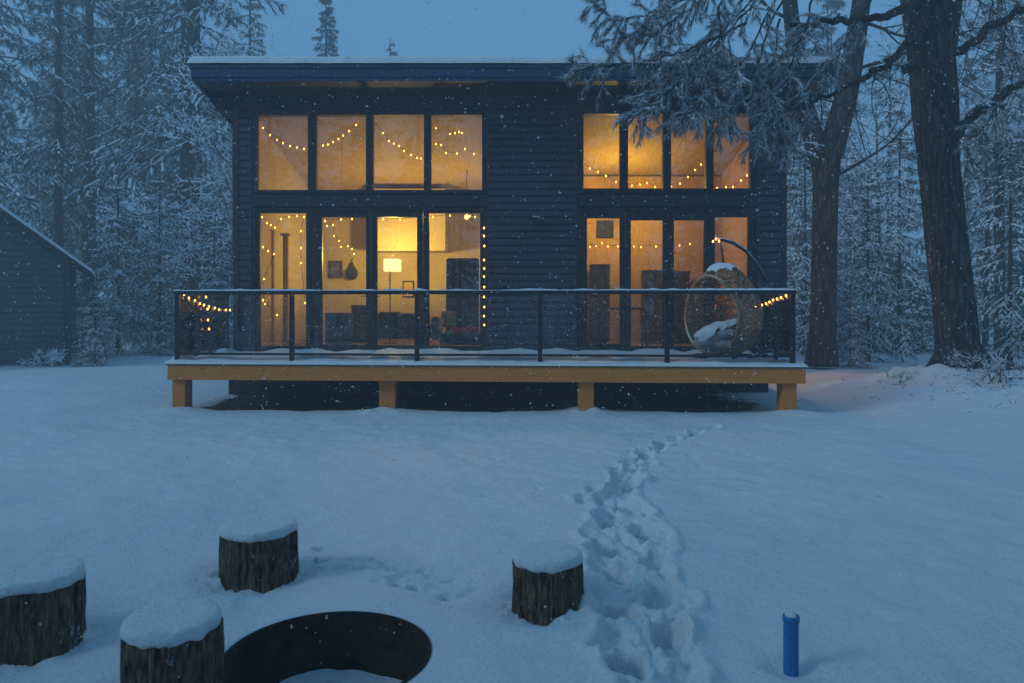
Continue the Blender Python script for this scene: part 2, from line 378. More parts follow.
# ------------------------------------------------------------------ cabin
cabin = thing('cabin', (0,WY,0), 'dark lap-sided cabin with tall lit windows under a snowy flat-looking roof', 'cabin')
LX, RX = wx(235), wx(785); DB = 20.3
BASE, TOP = .74, 5.40
def lap(gm, x0, x1, z0, z1, y, c=.128):
    k = math.floor(z0/c)
    while k*c < z1-1e-4:
        a = max(k*c, z0); b = min((k+1)*c, z1)
        if b-a > .05:
            pr = [(-.030,a),(-.027,b-.044),(-.008,b-.026),(.004,b-.025),(.004,b),(-.030,b)]
            vs = [(x,y+q,z) for q,z in pr for x in (x0,x1)]
            gm.add(vs, [(2*i,2*i+1,2*i+3,2*i+2) for i in range(5)])
        k += 1
LB = (wx(252), wx(487)); RB = (wx(577), wx(757))
Zw1, Zw0, Zd1 = wz(110.5), wz(193.5), wz(208)
gm = G()
for a,b in ((LX,LB[0]),(LB[1],RB[0]),(RB[1],RX)):
    lap(gm, a+.002, b-.002, BASE, wz(110), WY)
    gm.box(a, b, WY+.006, WY+.2, BASE, TOP)
for a,b in (LB,RB):
    gm.box(a, b, WY+.02, WY+.2, Zd1, Zw0); gm.box(a, b, WY+.02, WY+.2, Zw1, TOP); gm.box(a, b, WY+.02, WY+.2, BASE-.03, BASE+.02)
gm.build('front_wall', M['siding'], cabin)
gm = G()
gm.box(LX+.002, RX-.002, WY-.035, WY-.001, wz(109.5), TOP-.004)                      # frieze board
for a,b in (LB,RB):
    gm.box(a-.03, b+.03, WY-.030, WY+.019, wz(206.5), wz(195))                       # band between the two rows
    gm.box(a-.055, a-.001, WY-.026, WY+.0, BASE, wz(110)); gm.box(b+.001, b+.055, WY-.026, WY+.0, BASE, wz(110))
gm.build('trim_board', M['trim'], cabin, .004)
for a,b in ((LX-.02,LX+.075),(RX-.10,RX+.02)):
    gm = G(); gm.box(a, b, WY-.036, WY+.1, BASE-.05, wz(110)-.002); gm.build('corner_board', M['trim'], cabin, .004)
slope = .2
def roofz(y, z0=5.66): return z0 - (y-12.68)*slope
for sx,a in ((-1,LX),(1,RX)):
    gm = G()
    x0,x1 = (a,a+.18) if sx<0 else (a-.18,a)
    gm.add([(x,y,z) for x in (x0,x1) for (y,z) in ((WY+.2,BASE),(DB,BASE),(DB,roofz(DB)-.26),(WY+.2,roofz(WY+.2)-.26))],
           [(0,1,2,3),(7,6,5,4),(0,4,5,1),(1,5,6,2),(2,6,7,3),(3,7,4,0)])
    k = 0; c=.128; xo = a if sx<0 else a
    while BASE+k*c < 5.3:
        za = BASE+k*c; zb = za+c; ye = min(DB, 12.68+(5.66-.26-zb)/slope)
        if ye > WY+.3: gm.add([(xo+sx*.02,WY+.1,za),(xo+sx*.02,ye,za),(xo+sx*.004,ye,zb),(xo+sx*.004,WY+.1,zb)], [(0,1,2,3)])
        k += 1
    gm.build('side_wall', M['siding'], cabin)
gm = G(); gm.box(LX+.18,RX-.18,DB-.18,DB,BASE,roofz(DB)-.26); gm.build('back_wall', M['siding'], cabin)
gm = G(); gm.box(wx(228),wx(769),WY+.03,DB-.1,-.25,BASE-.035)
for k in range(9): gm.box(wx(228)+.02, wx(769)-.02, WY+.018, WY+.03, .02+k*.078, .02+k*.078+.07)
gm.build('foundation', M['found'], cabin)
gm = G(); gm.box(RX+.021, RX+.06, 15.75, 15.95, 2.75, 3.0); gm.box(RX+.06, RX+.22, 15.74, 15.96, 2.97, 3.0); sl0 = gm.build('assumed_side_lamp', M['black'], cabin)  # lamp out of view, assumed from the warm patch on the snow
gm = G(); gm.ball((RX+.14,15.85,2.88), .05,.05,.06); gm.build('bulb', M['bulb'], sl0)
# roof
RLX, RRX = wx(190.5,12.68), wx(836,12.68)
gm = G()
YB = DB+.5
def slab(x0,x1,y0,y1,zo0,zo1):
    gm.add([(x,y,z) for x in (x0,x1) for (y,z) in ((y0,roofz(y0)+zo0),(y1,roofz(y1)+zo0),(y1,roofz(y1)+zo1),(y0,roofz(y0)+zo1))],
           [(0,1,2,3),(7,6,5,4),(0,4,5,1),(1,5,6,2),(2,6,7,3),(3,7,4,0)])
slab(RLX+.02,RRX-.02,12.71,YB,-.10,-.004)
roof = gm.build('roof', M['soffit'], cabin)
gm = G(); gm.box(RLX+.05,RRX-.05,12.72,WY-.001,TOP,TOP+.04); gm.box(RLX+.36,RRX-.36,WY-.002,WY+.6,wz(110.5),TOP+.02)
gm.box(RLX+.07,RLX+.36,WY-.004,YB-.05,wz(110),TOP-.03) ; gm.box(RRX-.36,RRX-.07,WY-.004,YB-.05,wz(110),TOP-.03)
gm.build('soffit', M['soffit'], roof)
gm = G()
gm.box(RLX,RRX,12.68,12.72,5.455,5.60); gm.box(RLX-.02,RRX+.02,12.655,12.74,5.603,5.665)
gm.box(RLX+.06,RRX-.06,12.70,12.74,5.395,5.452)
slab(RLX-.015,RLX+.03,12.74,YB,-.22,.0); slab(RRX-.03,RRX+.015,12.74,YB,-.22,.0)
gm.build('fascia', M['fascia'], roof, .006)
# roof snow with a soft lip
n1, n2 = 240, 60
uu = np.linspace(0,1,n1); vv = np.linspace(0,1,n2)**1.6
U,V2 = np.meshgrid(uu,vv,indexing='ij')
sx_ = RLX-.05 + (RRX-RLX+.10)*U; sy_ = 12.63 + (YB-12.6)*V2
ed = np.minimum(np.minimum(U,1-U)*(RRX-RLX)/.10, np.minimum(V2*8/.10, 1)); ed = np.clip(ed,0,1)
top = roofz(sy_)+.005 + (.155+.012*vn(sx_,sy_,1.3,21)+.008*vn(sx_,sy_,.2,22))*np.sqrt(1-(1-ed)**2)
sy_ = sy_ + .012*vn(sx_,sy_*0,.35,23)*(V2<.01)
Iq = np.arange(n1*n2).reshape(n1,n2)
np_mesh('snow_cover', np.stack([sx_,sy_,top],-1).reshape(-1,3), np.stack([Iq[:-1,:-1],Iq[1:,:-1],Iq[1:,1:],Iq[:-1,1:]],-1).reshape(-1,4), M['snow'], True, roof)

# window rows and glazed doors
def pane(x0,x1,z0,z1,parent,y):
    p = G(); p.box(x0-.004,x1+.004,y,y+.006,z0-.004,z1+.004); return p.build('pane', M['glass'], parent)
def frame_bars(gm, X0,X1,Z0,Z1, panes, y0,y1):
    """panes: list of (x0,x1,z0,z1) inside X0..X1; fills everything else"""
    e = X0
    for (a,b,c,d) in panes:
        gm.box(e,a,y0,y1,Z0,Z1); gm.box(a,b,y0,y1,Z0,c); gm.box(a,b,y0,y1,d,Z1); e = b
    gm.box(e,X1,y0,y1,Z0,Z1)
def window_row(px_panes, py0, py1, blk):
    gm = G(); P = [(wx(a),wx(b),wz(py1),wz(py0)) for a,b in px_panes]
    frame_bars(gm, blk[0]+.001, blk[1]-.001, Zw0, Zw1, P, WY-.02, WY+.10)
    w = gm.build('window', M['black'], cabin, .004)
    for q in P: pane(*q, w, WY+.04)
    s = G(); s.box(blk[0]+.06, blk[1]-.06, WY+.11, WY+.16, Zw0, Zw0+.05)
    for q in P:
        s.box(q[0]-.05,q[0]-.005,WY+.11,WY+.15,q[2]+.05,q[3]); s.box(q[1]+.005,q[1]+.05,WY+.11,WY+.15,q[2]+.05,q[3])
    s.build('wood_lining', M['pine'], w)
window_row([(257,308),(316,366),(373,424),(431,482)], 115, 190, LB)
window_row([(583.5,620),(628,663),(671,706),(713.5,750)], 114, 188.5, RB)
def door_row(units, blk):
    gm = G(); z0 = BASE+.02; e = [u[0] for u in units]+[units[-1][1]]
    gm.box(blk[0]+.001,wx(e[0]),WY-.02,WY+.12,z0,Zd1); gm.box(wx(e[-1]),blk[1]-.001,WY-.02,WY+.12,z0,Zd1)
    gm.box(wx(e[0]),wx(e[-1]),WY-.02,WY+.12,Zd1-.05,Zd1); gm.box(wx(e[0]),wx(e[-1]),WY-.02,WY+.12,z0,z0+.03)
    gm.build('door_frame', M['black'], cabin, .004)
    for (x0,x1,p0,p1,py0,py1,kind,hx) in units:
        q = (wx(p0),wx(p1),wz(py1),wz(py0)); g2 = G()
        frame_bars(g2, wx(x0)+.004, wx(x1)-.004, z0+.033, Zd1-.053, [q], WY+.0, WY+.08)
        d = g2.build('door' if kind else 'side_window', M['black'], cabin, .004); pane(*q, d, WY+.03)
        if kind:
            h = G(); X_ = wx(hx); h.box(X_-.02,X_+.02,WY-.012,WY-.001,1.62,1.86); h.tube([(X_,WY-.02,1.76),(X_,WY-.06,1.76),(X_+(.12 if kind>0 else -.12),WY-.06,1.76)],.009)
            h.build('handle', M['black'], d)
door_row([(256,313,260,306,213,346,0,0),(313,371,322,366,217,345,-1,368),(371,423,377,417,217,345,1,374),(423,485,429,480,213,346,0,0)], LB)
door_row([(580,625.5,587,620,218,344,0,0),(625.5,668.5,631,663,220,346,-1,666),(668.5,709.5,674,704,220,346,1,671),(709.5,755,715,748,217,344,0,0)], RB)
# rooms behind the glass
PX = wx(536)
gm = G(); gm.box(LX+.19,RX-.19,WY+.21,DB-.19,BASE-.03,BASE+.015); gm.build('interior_floor', M['floorw'], cabin)
gm = G()
for x0,x1 in ((LX+.19,PX-.06),(PX+.06,RX-.19)):
    gm.add([(x0,WY+.2,roofz(WY+.2)-.27),(x1,WY+.2,roofz(WY+.2)-.27),(x1,DB-.19,roofz(DB-.19)-.27),(x0,DB-.19,roofz(DB-.19)-.27),
            (x0,WY+.2,roofz(WY+.2)-.24),(x1,WY+.2,roofz(WY+.2)-.24),(x1,DB-.19,roofz(DB-.19)-.24),(x0,DB-.19,roofz(DB-.19)-.24)],
           [(0,3,2,1),(4,5,6,7),(0,1,5,4),(1,2,6,5),(2,3,7,6),(3,0,4,7)])
gm.build('interior_ceiling', M['ceil'], cabin)
BW = 18.2
gm = G(); gm.box(LX+.185,LX+.2,WY+.21,BW,BASE+.016,roofz(WY+.2)-.28); gm.box(LX+.2,PX-.07,BW,BW+.1,BASE+.016,4.25); gm.box(PX-.075,PX-.06,WY+.21,BW,BASE+.016,roofz(WY+.2)-.28)
gm.box(-3.35,-1.55,17.4,BW-.01,2.86,4.3)
gm.build('interior_wall', M['cream'], cabin)
gm = G(); gm.box(PX+.06,PX+.075,WY+.21,16.9,BASE+.016,roofz(WY+.2)-.28); gm.box(PX+.075,RX-.2,16.9,17.0,BASE+.016,4.5); gm.box(RX-.2,RX-.185,WY+.21,16.9,BASE+.016,roofz(WY+.2)-.28)
gm.build('interior_panelling', M['pine'], cabin)
gm = G(); gm.box(PX-.06,PX+.06,WY+.21,DB-.19,BASE-.02,roofz(WY+.2)-.24); gm.build('partition', M['cream'], cabin)

# outdoor wall lamp (unlit) between the window blocks
t = thing('wall_lamp', (wx(537),WY-.03,wz(221)), 'small unlit black box lamp on the siding between the two glazed fronts', 'wall lamp')
gm = G(); c = Vector(t.location); gm.box(c.x-.045,c.x+.045,WY-.045,WY-.021,c.z-.06,c.z+.06); gm.build('back_plate', M['black'], t)
gm = G(); gm.box(c.x-.10,c.x+.06,WY-.15,WY-.046,c.z-.045,c.z+.055); gm.build('lamp_housing', M['black'], t, .006)
gm = G(); gm.box(c.x-.08,c.x+.04,WY-.14,WY-.055,c.z+.056,c.z+.070); gm.build('snow_cap', M['snow'], t, .006)

# ------------------------------------------------------------------ deck
DL, DR = (wx(167,11.35),11.35), (wx(806,10.75),10.75)
ux = Vector((DR[0]-DL[0], DR[1]-DL[1], 0)).normalized(); uy = Vector((-ux.y, ux.x, 0))
def dk(u, v): return Vector((DL[0],DL[1],0)) + ux*u + uy*v     # deck coordinates along / behind the front edge
DLEN = (Vector((*DR,0))-Vector((*DL,0))).length
deck = thing('deck', (-.4,11.9,0), 'raised timber deck on square posts along the cabin front, covered in snow', 'deck')
DZ = .69
gm = G(); a,b = dk(0,.045), dk(DLEN,.045); gm.beam((a.x,a.y,.578),(b.x,b.y,.578),.075,.218); gm.build('front_beam', M['beam'], deck, .006)
for u in (0.02, DLEN-.06):
    a = dk(u+.02,.09); gm = G(); gm.beam((a.x,a.y,.578),(a.x,WY-.06,.578),.07,.214); gm.build('side_beam', M['beam'], deck, .006)
gm = G()
for k in range(1,11):
    a = dk(DLEN*k/11,.09); gm.beam((a.x,a.y,.59),(a.x,WY-.06,.59),.045,.18)
gm.build('joist', M['beam'], deck)
gm = G()
nb = 18
for k in range(nb):
    f0 = k/nb; f1 = (k+.93)/nb
    p = [dk(-.02,-.01), dk(DLEN+.02,-.01)]
    A = lambda q,f: (q.x, q.y + (WY-.04-q.y)*f)
    gm.prism([A(p[0],f0),A(p[1],f0),A(p[1],f1),A(p[0],f1)], .689, .714)
gm.build('decking', M['plank'], deck)
for (pa,pb,D) in ((172,185,11.42),(379,395,11.3),(579,594,11.05),(783,797,10.85)):
    xa, xb = wx(pa,D), wx(pb,D); gm = G(); dp = .27
    gm.box(xa,xb,D,D+dp,-.3,.468); gm.build('post', M['post'], deck, .008)
# snow lying on the boards
n1,n2 = 420,110
U,V2 = np.meshgrid(np.linspace(0,1,n1), np.linspace(0,1,n2), indexing='ij')
p0 = dk(-.035,-.03); p1 = dk(DLEN+.035,-.03)
fx_ = p0.x+(p1.x-p0.x)*U; f0 = p0.y+(p1.y-p0.y)*U; fy_ = f0 + (WY-.045-f0)*V2
ed = np.clip(np.minimum(np.minimum(U,1-U)*DLEN/.05, V2*2.3/.05),0,1)
pile = .05*np.exp(-((fy_-f0-.33)/.16)**2)*(.9+.9*vn(fx_,fy_,.28,31)) + .05*sstep(.5,.1,WY-fy_)*(.8+.8*vn(fx_,fy_,.33,32))
hz = .045+.012*vn(fx_,fy_,.7,33)+.007*vn(fx_,fy_,.12,34)+np.maximum(pile,0)
egg_c = (3.30, 12.0)
hz += .05*np.exp(-(((fx_-egg_c[0]-.1)/.75)**2+((fy_-11.55)/.22)**2))*(.7+1.2*vn(fx_,fy_,.14,35))
Iq = np.arange(n1*n2).reshape(n1,n2)
np_mesh('snow_cover', np.stack([fx_,fy_,.712+hz*np.sqrt(1-(1-ed)**2)],-1).reshape(-1,3), np.stack([Iq[:-1,:-1],Iq[1:,:-1],Iq[1:,1:],Iq[:-1,1:]],-1).reshape(-1,4), M['snow'], True, deck)

# ------------------------------------------------------------------ railing
rail = thing('railing', (-.4,11.2,DZ), 'black metal railing with clear glass panels round the deck edge, snow on its top', 'railing')
RT = 1.815
fl = rp(177.5,300,11.45); fr = rp(792.5,300,10.87)
fposts = []
for px in (177.5,292,417,540,667,792.5):
    # intersection of pixel column with the front line
    k = (px-CX)/F; dxl, dyl = fr.x-fl.x, fr.y-fl.y
    s_ = (k*fl.y-fl.x)/(dxl-k*dyl); fposts.append(Vector((fl.x+dxl*s_, fl.y+dyl*s_, 0)))
lposts = [Vector((fl.x,wd,0)) for wd in (12.12,12.72,13.46)]
rposts = [Vector((fr.x,wd,0)) for wd in (11.55,12.4,13.46)]
def rpost(p, w=.066):
    gm = G(); gm.box(p.x-w/2,p.x+w/2,p.y-w/2,p.y+w/2,.70,RT-.056); gm.box(p.x-.07,p.x+.07,p.y-.07,p.y+.07,.716,.726)
    gm.build('post', M['black'], rail, .004)
for p in fposts: rpost(p)
for p in lposts+rposts: rpost(p,.05)
lines = [(fposts[0]-Vector((.05,0,0)),fposts[-1]+Vector((.05,0,0)),.0),(fposts[0]+Vector((0,.06,0)),lposts[-1],.001),(fposts[-1]+Vector((0,.06,0)),rposts[-1],.001)]
for a,b,o in lines:
    gm = G(); gm.beam((a.x,a.y,RT-.028-o),(b.x,b.y,RT-.028-o),.075,.056); gm.build('top_rail', M['black'], rail, .005)
    # snow ridge on the rail
    L = (b-a).length; m_ = int(L/.05); sn = G(); d_ = (b-a).normalized(); sd = Vector((-d_.y,d_.x,0)); vs=[]
    for i in range(m_+1):
        p = a + d_*(L*i/m_); hh = .020 + .016*float(vn(p.x*3,p.y*3,.45,41)) + .007*float(vn(p.x*3,p.y*3,.13,42))
        hh = max(hh,.006)
        for q,zq in ((-.036,0),(-.028,hh*.75),(0,hh),(.028,hh*.75),(.036,0)): vs.append((p.x+sd.x*q, p.y+sd.y*q, RT+zq-o))
    sn.add(vs, [(i*5+k,(i+1)*5+k,(i+1)*5+k+1,i*5+k+1) for i in range(m_) for k in range(4)], True)
    sn.build('rail_snow', M['snow'], rail)
def panel(a,b):
    d_ = (b-a).normalized(); a2 = a+d_*.04; b2 = b-d_*.04
    gm = G(); gm.beam((a2.x,a2.y,(RT-.06+.875)/2),(b2.x,b2.y,(RT-.06+.875)/2),.010,RT-.06-.875); gm.build('glass_panel', M['rail_glass'], rail)
    gm = G(); gm.beam((a2.x,a2.y,.856),(b2.x,b2.y,.856),.04,.034); gm.build('bottom_rail', M['black'], rail)
for P in (fposts, [fposts[0]]+lposts, [fposts[-1]]+rposts):
    for a,b in zip(P[:-1],P[1:]): panel(a,b)

# ------------------------------------------------------------------ hanging egg chair
egg = thing('hanging_chair', (3.35,12.05,DZ+.05), 'brown wicker egg chair hanging from a curved black stand, snow on its hood', 'hanging chair')
ec = rp(723,311,12.0); A_, B_, Hh = .60,.56,.73            # basket half sizes
ax_open = Vector((-.80,-.60,.0)).normalized()                # the mouth faces left and forward
def egg_pt(th_, z):
    """th angle about z, z in -1..1 ; egg narrower to the top"""
    rr = math.sqrt(max(0,1-z*z))*(1 - .16*z) ; return Vector((ec.x+A_*rr*math.cos(th_), ec.y+B_*rr*math.sin(th_), ec.z+Hh*z))
def in_mouth(p):
    d = p-ec; s_ = d.dot(ax_open); return s_ > .27 + .10*max(0,d.z/Hh)
gm = G()
def strand(pts, r):
    run = []
    for p in pts+[None]:
        if p is None or in_mouth(p):
            if len(run) > 2: gm.tube(run, r, 4, cap=False)
            run = []
        else: run.append(p)
for k in range(36):
    t0 = 2*math.pi*k/36
    for sg in (-1,1):
        tw = sg*random.uniform(.5,1.6); j = random.uniform(0,.1)
        strand([egg_pt(t0+j+tw*z, z)*1.0 for z in np.linspace(-.97,.985,30)], random.uniform(.008,.013))
for k in range(32):
    z = -.95+1.9*(k+.5)/32; tl = random.uniform(-.22,.22); ph = random.uniform(0,6)
    strand([egg_pt(a, max(-.97,min(.985,z+tl*math.sin(a+ph)))) for a in np.linspace(0,2*math.pi,56)], random.uniform(.008,.014))
# woven inner layer, slightly smaller, denser toward the seat
for k in range(22):
    z = -.98+.55*(k+.5)/22
    strand([ec+(egg_pt(a,z)-ec)*.972 for a in np.linspace(0,2*math.pi,48)], .008)
gm.build('basket', M['wicker'], egg)
# rim of the mouth
bx = Vector((0,0,1)).cross(ax_open).normalized(); rim=[]
for k in range(49):
    a = 2*math.pi*k/48
    dr = bx*math.cos(a)+Vector((0,0,1))*math.sin(a); lo,hi = 0,2
    for _ in range(30):                                   # where the mouth plane meets the egg along this ray
        mid=(lo+hi)/2; q = dr*mid; zz = q.z/Hh; s_ = .27+.10*max(0,zz); q2 = q+ax_open*s_
        if abs(zz) >= 1: hi=mid; continue
        rr = math.sqrt(1-zz*zz)*(1-.16*zz)
        if (q2.x/(A_*rr))**2+(q2.y/(B_*rr))**2 > 1: hi=mid
        else: lo=mid
    q = dr*lo; rim.append(ec+q+ax_open*(.27+.10*max(0,q.z/Hh)))
gm = G(); gm.tube(rim,.026,8,cap=False); gm.tube([p+Vector((.035,.03,.0)) for p in rim],.018,6,cap=False); gm.tube([p-ax_open*.07+(p-ec)*.04 for p in rim],.016,6,cap=False); gm.build('rim', M['wicker'], egg)
# snow on the hood and along the lower rim
n1,n2=44,14; pts=[]
for i in range(n2):
    for k in range(n1):
        z = .995-.20*(i/(n2-1))**1.2; a=2*math.pi*k/n1; p = egg_pt(a,z); e_=1-(i/(n2-1))**2
        p = ec+(p-ec)*(1.0+.055*e_*(.8+.5*float(vn(p.x*2,p.y*2,.2,51)))); pts.append(p+Vector((0,0,.012*e_)))
fs=[]
for i in range(n2-1):
    for k in range(n1):
        q=(i*n1+k,i*n1+(k+1)%n1,(i+1)*n1+(k+1)%n1,(i+1)*n1+k)
        if not in_mouth(pts[q[0]]+(ec-pts[q[0]])*.04) and (i < 7 + 5*float(vn(math.cos(k/n1*6.28)*3,math.sin(k/n1*6.28)*3,.8,52))): fs.append(q)
gm=G(); gm.add(pts,fs,True); gm.tube([p+Vector((0,0,.016)) for p in rim[3:22]],.014,6); gm.tube([p+Vector((-.006,-.012,.014)) for p in rim[26:44]],.012,6); gm.build('snow_cap', M['tree_snow'], egg)
# seat cushion and the crumpled snowy throw on it
gm=G(); cc = ec+Vector((-.02,-.02,-.53)); gm.ball(cc,.42,.40,.13,24,12,.05); 
for (dx,dy,dz,rx,rz,zz) in ((-.24,-.15,.09,.24,.11,0),(-.02,-.17,.17,.26,.10,0),(.12,-.04,.24,.20,.12,0),(-.36,-.22,.02,.16,.09,0)):
    gm.ball(cc+Vector((dx,dy,dz)),rx,.19,rz,18,12,.16)
gm.build('cushion', M['cushion'], egg)
gm=G(); n=26; vs=[]
for i in range(n+1):
    for k in range(12):
        t=i/n; u=-1+2*k/11; x=-.47+.70*t; y=-.20+.16*t+u*.20
        z=.06+.36*t-.10*t*t + .10*math.sqrt(max(0,1-u*u))+.05*float(vn(x*3,y*3,.5,53))+.035*float(vn(x*3,y*3,.22,54))
        vs.append(cc+Vector((x,y,z)))
gm.add(vs,[(i*12+k,(i+1)*12+k,(i+1)*12+k+1,i*12+k+1) for i in range(n) for k in range(11)],True)
gm.build('cushion_snow', M['snow'], egg)
# stand: hook, arm, foot ring
tip = rp(719,243,12.0); arm=[]
for (px,py,D) in ((716,240.5,12.0),(722,240,12.02),(733,243,12.08),(745,250.5,12.16),(756,263,12.26),(764,277,12.32),(767.5,289,12.36),(768,305,12.4),(766,325,12.42),(760,345,12.4)):
    arm.append(rp(px,py,D))
arm.append(Vector((arm[-1].x-.06, arm[-1].y-.05, .77)))
gm=G(); gm.tube(arm,.024,10); gm.tube([Vector((ec.x+.05+.52*math.cos(a),12.12+.46*math.sin(a),.775)) for a in np.linspace(0,2*math.pi,40)],.022,8,cap=False); gm.build('stand', M['black'], egg)
gm=G(); gm.tube([p+Vector((0,0,.024)) for p in arm[:6]],.015,6); gm.build('stand_snow', M['tree_snow'], egg)
gm=G(); hk=rp(720.5,243,12.02); gm.tube([hk,Vector((ec.x,ec.y,ec.z+Hh+.02))],.010,6); gm.tube([hk+Vector((.03,0,-.05)),Vector((ec.x+.02,ec.y,ec.z+Hh+.02))],.008,6); gm.build('chain', M['black'], egg)

# ------------------------------------------------------------------ fire pit, stumps, pipe
pit = thing('fire_pit', (PIT[0],PIT[1],0), 'round black steel fire ring sunk in the snow among the stumps', 'fire pit')
gm=G(); gm.lathe((PIT[0],PIT[1],0), [(PIT[2]-.004,-.40),(PIT[2]-.004,-.004),(PIT[2]+.002,.006),(PIT[2]+.012,.004),(PIT[2]+.013,-.06),(PIT[2]+.006,-.06),(PIT[2]+.006,-.40)], 96)
gm.build('ring', M['steel'], pit)
slabels = ['snow-capped log stump standing alone behind the left side of the fire ring','snow-capped log stump at the left edge of the picture','snow-capped log stump close in front, just left of the fire ring','snow-capped log stump right of the fire ring beside the footprints']
for i,((sx,sy,sr),hgt) in enumerate(zip(STUMPS,(.245,.285,.28,.235))):
    t = thing('stump',(sx,sy,0),slabels[i],'stump','log stumps round the fire ring')
    rnd=random.Random(40+i); lob=[(rnd.uniform(0,6.28),rnd.uniform(.006,.02)/(k+1)**.5,k+2) for k in range(4)]
    tilt=Vector((rnd.uniform(-.015,.015),rnd.uniform(-.02,.01),1))
    fl_=[rnd.random() for _ in range(96)]
    def rad(a,z,base): 
        r=base
        for ph,am,fr_ in lob: r*=1+am*math.sin(fr_*a+ph)
        return r
    n=96; rings=14; vs=[]
    for j in range(rings+1):
        z=-.12+(hgt+.12)*j/rings
        for k in range(n):
            a=2*math.pi*k/n; fur=.016*(fl_[k]-.5)+.008*float(vn(k*.35,z*6+i*9,1.0,61)); r=rad(a,z,sr*(1.03-.03*j/rings))+fur
            vs.append((sx+r*math.cos(a)+tilt.x*z,sy+r*math.sin(a)+tilt.y*z,z-(.012*fl_[k] if j==rings else 0)))
    gm=G(); gm.add(vs,[(j*n+k,j*n+(k+1)%n,(j+1)*n+(k+1)%n,(j+1)*n+k) for j in range(rings) for k in range(n)]); gm.build('bark',M['stump'],t)
    gm=G(); gm.add([(sx+rad(a,hgt,sr*.985)*math.cos(a)+tilt.x*hgt,sy+rad(a,hgt,sr*.985)*math.sin(a)+tilt.y*hgt,hgt-.008) for a in np.linspace(0,2*math.pi,48,endpoint=False)],[tuple(range(48))]); gm.build('cut_face',M['endgrain'],t)
    # cap of snow, overhanging a little, with an uneven rim
    gm=G(); n=72; prof=[(.0,.054),(.3,.055),(.6,.056),(.8,.056),(.92,.054),(.985,.048),(1.02,.032),(1.025,.012),(1.01,-.006),(.95,-.012)]; vs=[]
    for f,z in prof:
        for k in range(n):
            a=2*math.pi*k/n; j=float(vn(math.cos(a)*2+i*5,math.sin(a)*2,.5,62)); j2=float(vn(math.cos(a)*f*4+i*5,math.sin(a)*f*4,.9,63))
            r=rad(a,hgt,sr)*f*(1+.025*j); lo=-.012*max(0,j)*(1 if f>.97 else 0)
            vs.append((sx+r*math.cos(a)+tilt.x*hgt,sy+r*math.sin(a)+tilt.y*hgt,hgt+z*.86+lo+.006*j2))
    gm.add(vs,[(j*n+k,j*n+(k+1)%n,(j+1)*n+(k+1)%n,(j+1)*n+k) for j in range(len(prof)-1) for k in range(n)],True); gm.build('snow_cap',M['snow'],t)
pp=(wx(791,3.31),3.31)
t=thing('standpipe',(pp[0],pp[1],0),'short bright blue plastic pipe standing upright in the snow','pipe')
gm=G(); n=48; vs=[]
prof=[-.15,0,.06,.12,.17,.208]
gm.lathe((pp[0],pp[1],0),[(.031,z) for z in prof],n,True,lambda a,r,z:r+(.0014 if int(a/(2*math.pi)*n)%4<2 else -.0008)); gm.build('pipe',M['bluepipe'],t)
gm=G(); gm.lathe((pp[0],pp[1],0),[(.030,.205),(.0365,.207),(.0365,.228),(.034,.231),(.029,.231),(.028,.218),(.0,.218)],n); gm.build('cap',M['bluepipe'],t)
gm=G(); gm.lathe((pp[0],pp[1],0),[(.0,.243),(.018,.242),(.026,.236),(.0275,.219)],20,True,lambda a,r,z:r*(.95+.08*math.sin(3*a))); gm.build('snow_cap',M['snow'],t)

# ------------------------------------------------------------------ shed
SY=20.0
sr_=wx(68,SY); ridge=sr_-3.4; sl=.79; er=sr_+.56; zE=2.47
shed=thing('shed',(sr_,SY,0),'dark lap-sided shed with a snowy pitched roof at the left edge','shed',None,R(28))
gm=G(); sd_=5.0; zc=zE+.56*sl-.12; hw=sr_-ridge; zr=zc+hw*sl
gm.add([(x,y,z) for y in (SY,SY+sd_) for x,z in ((sr_,-.2),(sr_,zc),(ridge,zr),(ridge-hw,zc),(ridge-hw,-.2))],[(0,1,2,3,4),(9,8,7,6,5),(0,5,6,1),(1,6,7,2),(2,7,8,3),(3,8,9,4),(4,9,5,0)])
c=.16; k=0
while k*c<zr:
    a=k*c; b=a+c; half=hw if b<zc else max(0,(zr-b)/sl)
    if half>.1: lap(gm,ridge-half,ridge+half,a,b,SY-.006,.16)
    k+=1
gm.build('wall',M['shed_siding'],shed)
gm=G(); gm.box(sr_-.11,sr_+.03,SY-.045,SY+.08,-.1,zc-.02); gm.build('corner_board',M['trim'],shed)
gm=G(); Y0,Y1=SY-.30,SY+sd_+.3
def rf(gm,lo,hi,w0=0.0):
    for sgn in (1,-1):
        xe=ridge+sgn*(er-ridge+w0); zt=zE+(er-ridge)*sl
        vs=[(x,y,z+o) for o in (lo,hi) for (x,z) in ((xe,zE-w0*sl),(ridge,zt)) for y in (Y0-w0,Y1+w0)]
        gm.add(vs,[(0,1,3,2),(4,6,7,5),(0,4,5,1),(2,3,7,6),(0,2,6,4),(1,5,7,3)])
rf(gm,-.13,-.002); roof2=gm.build('roof',M['black'],shed)
gm=G(); rf(gm,.0,.09,.03); gm.build('snow_cover',M['snow'],roof2,.03)

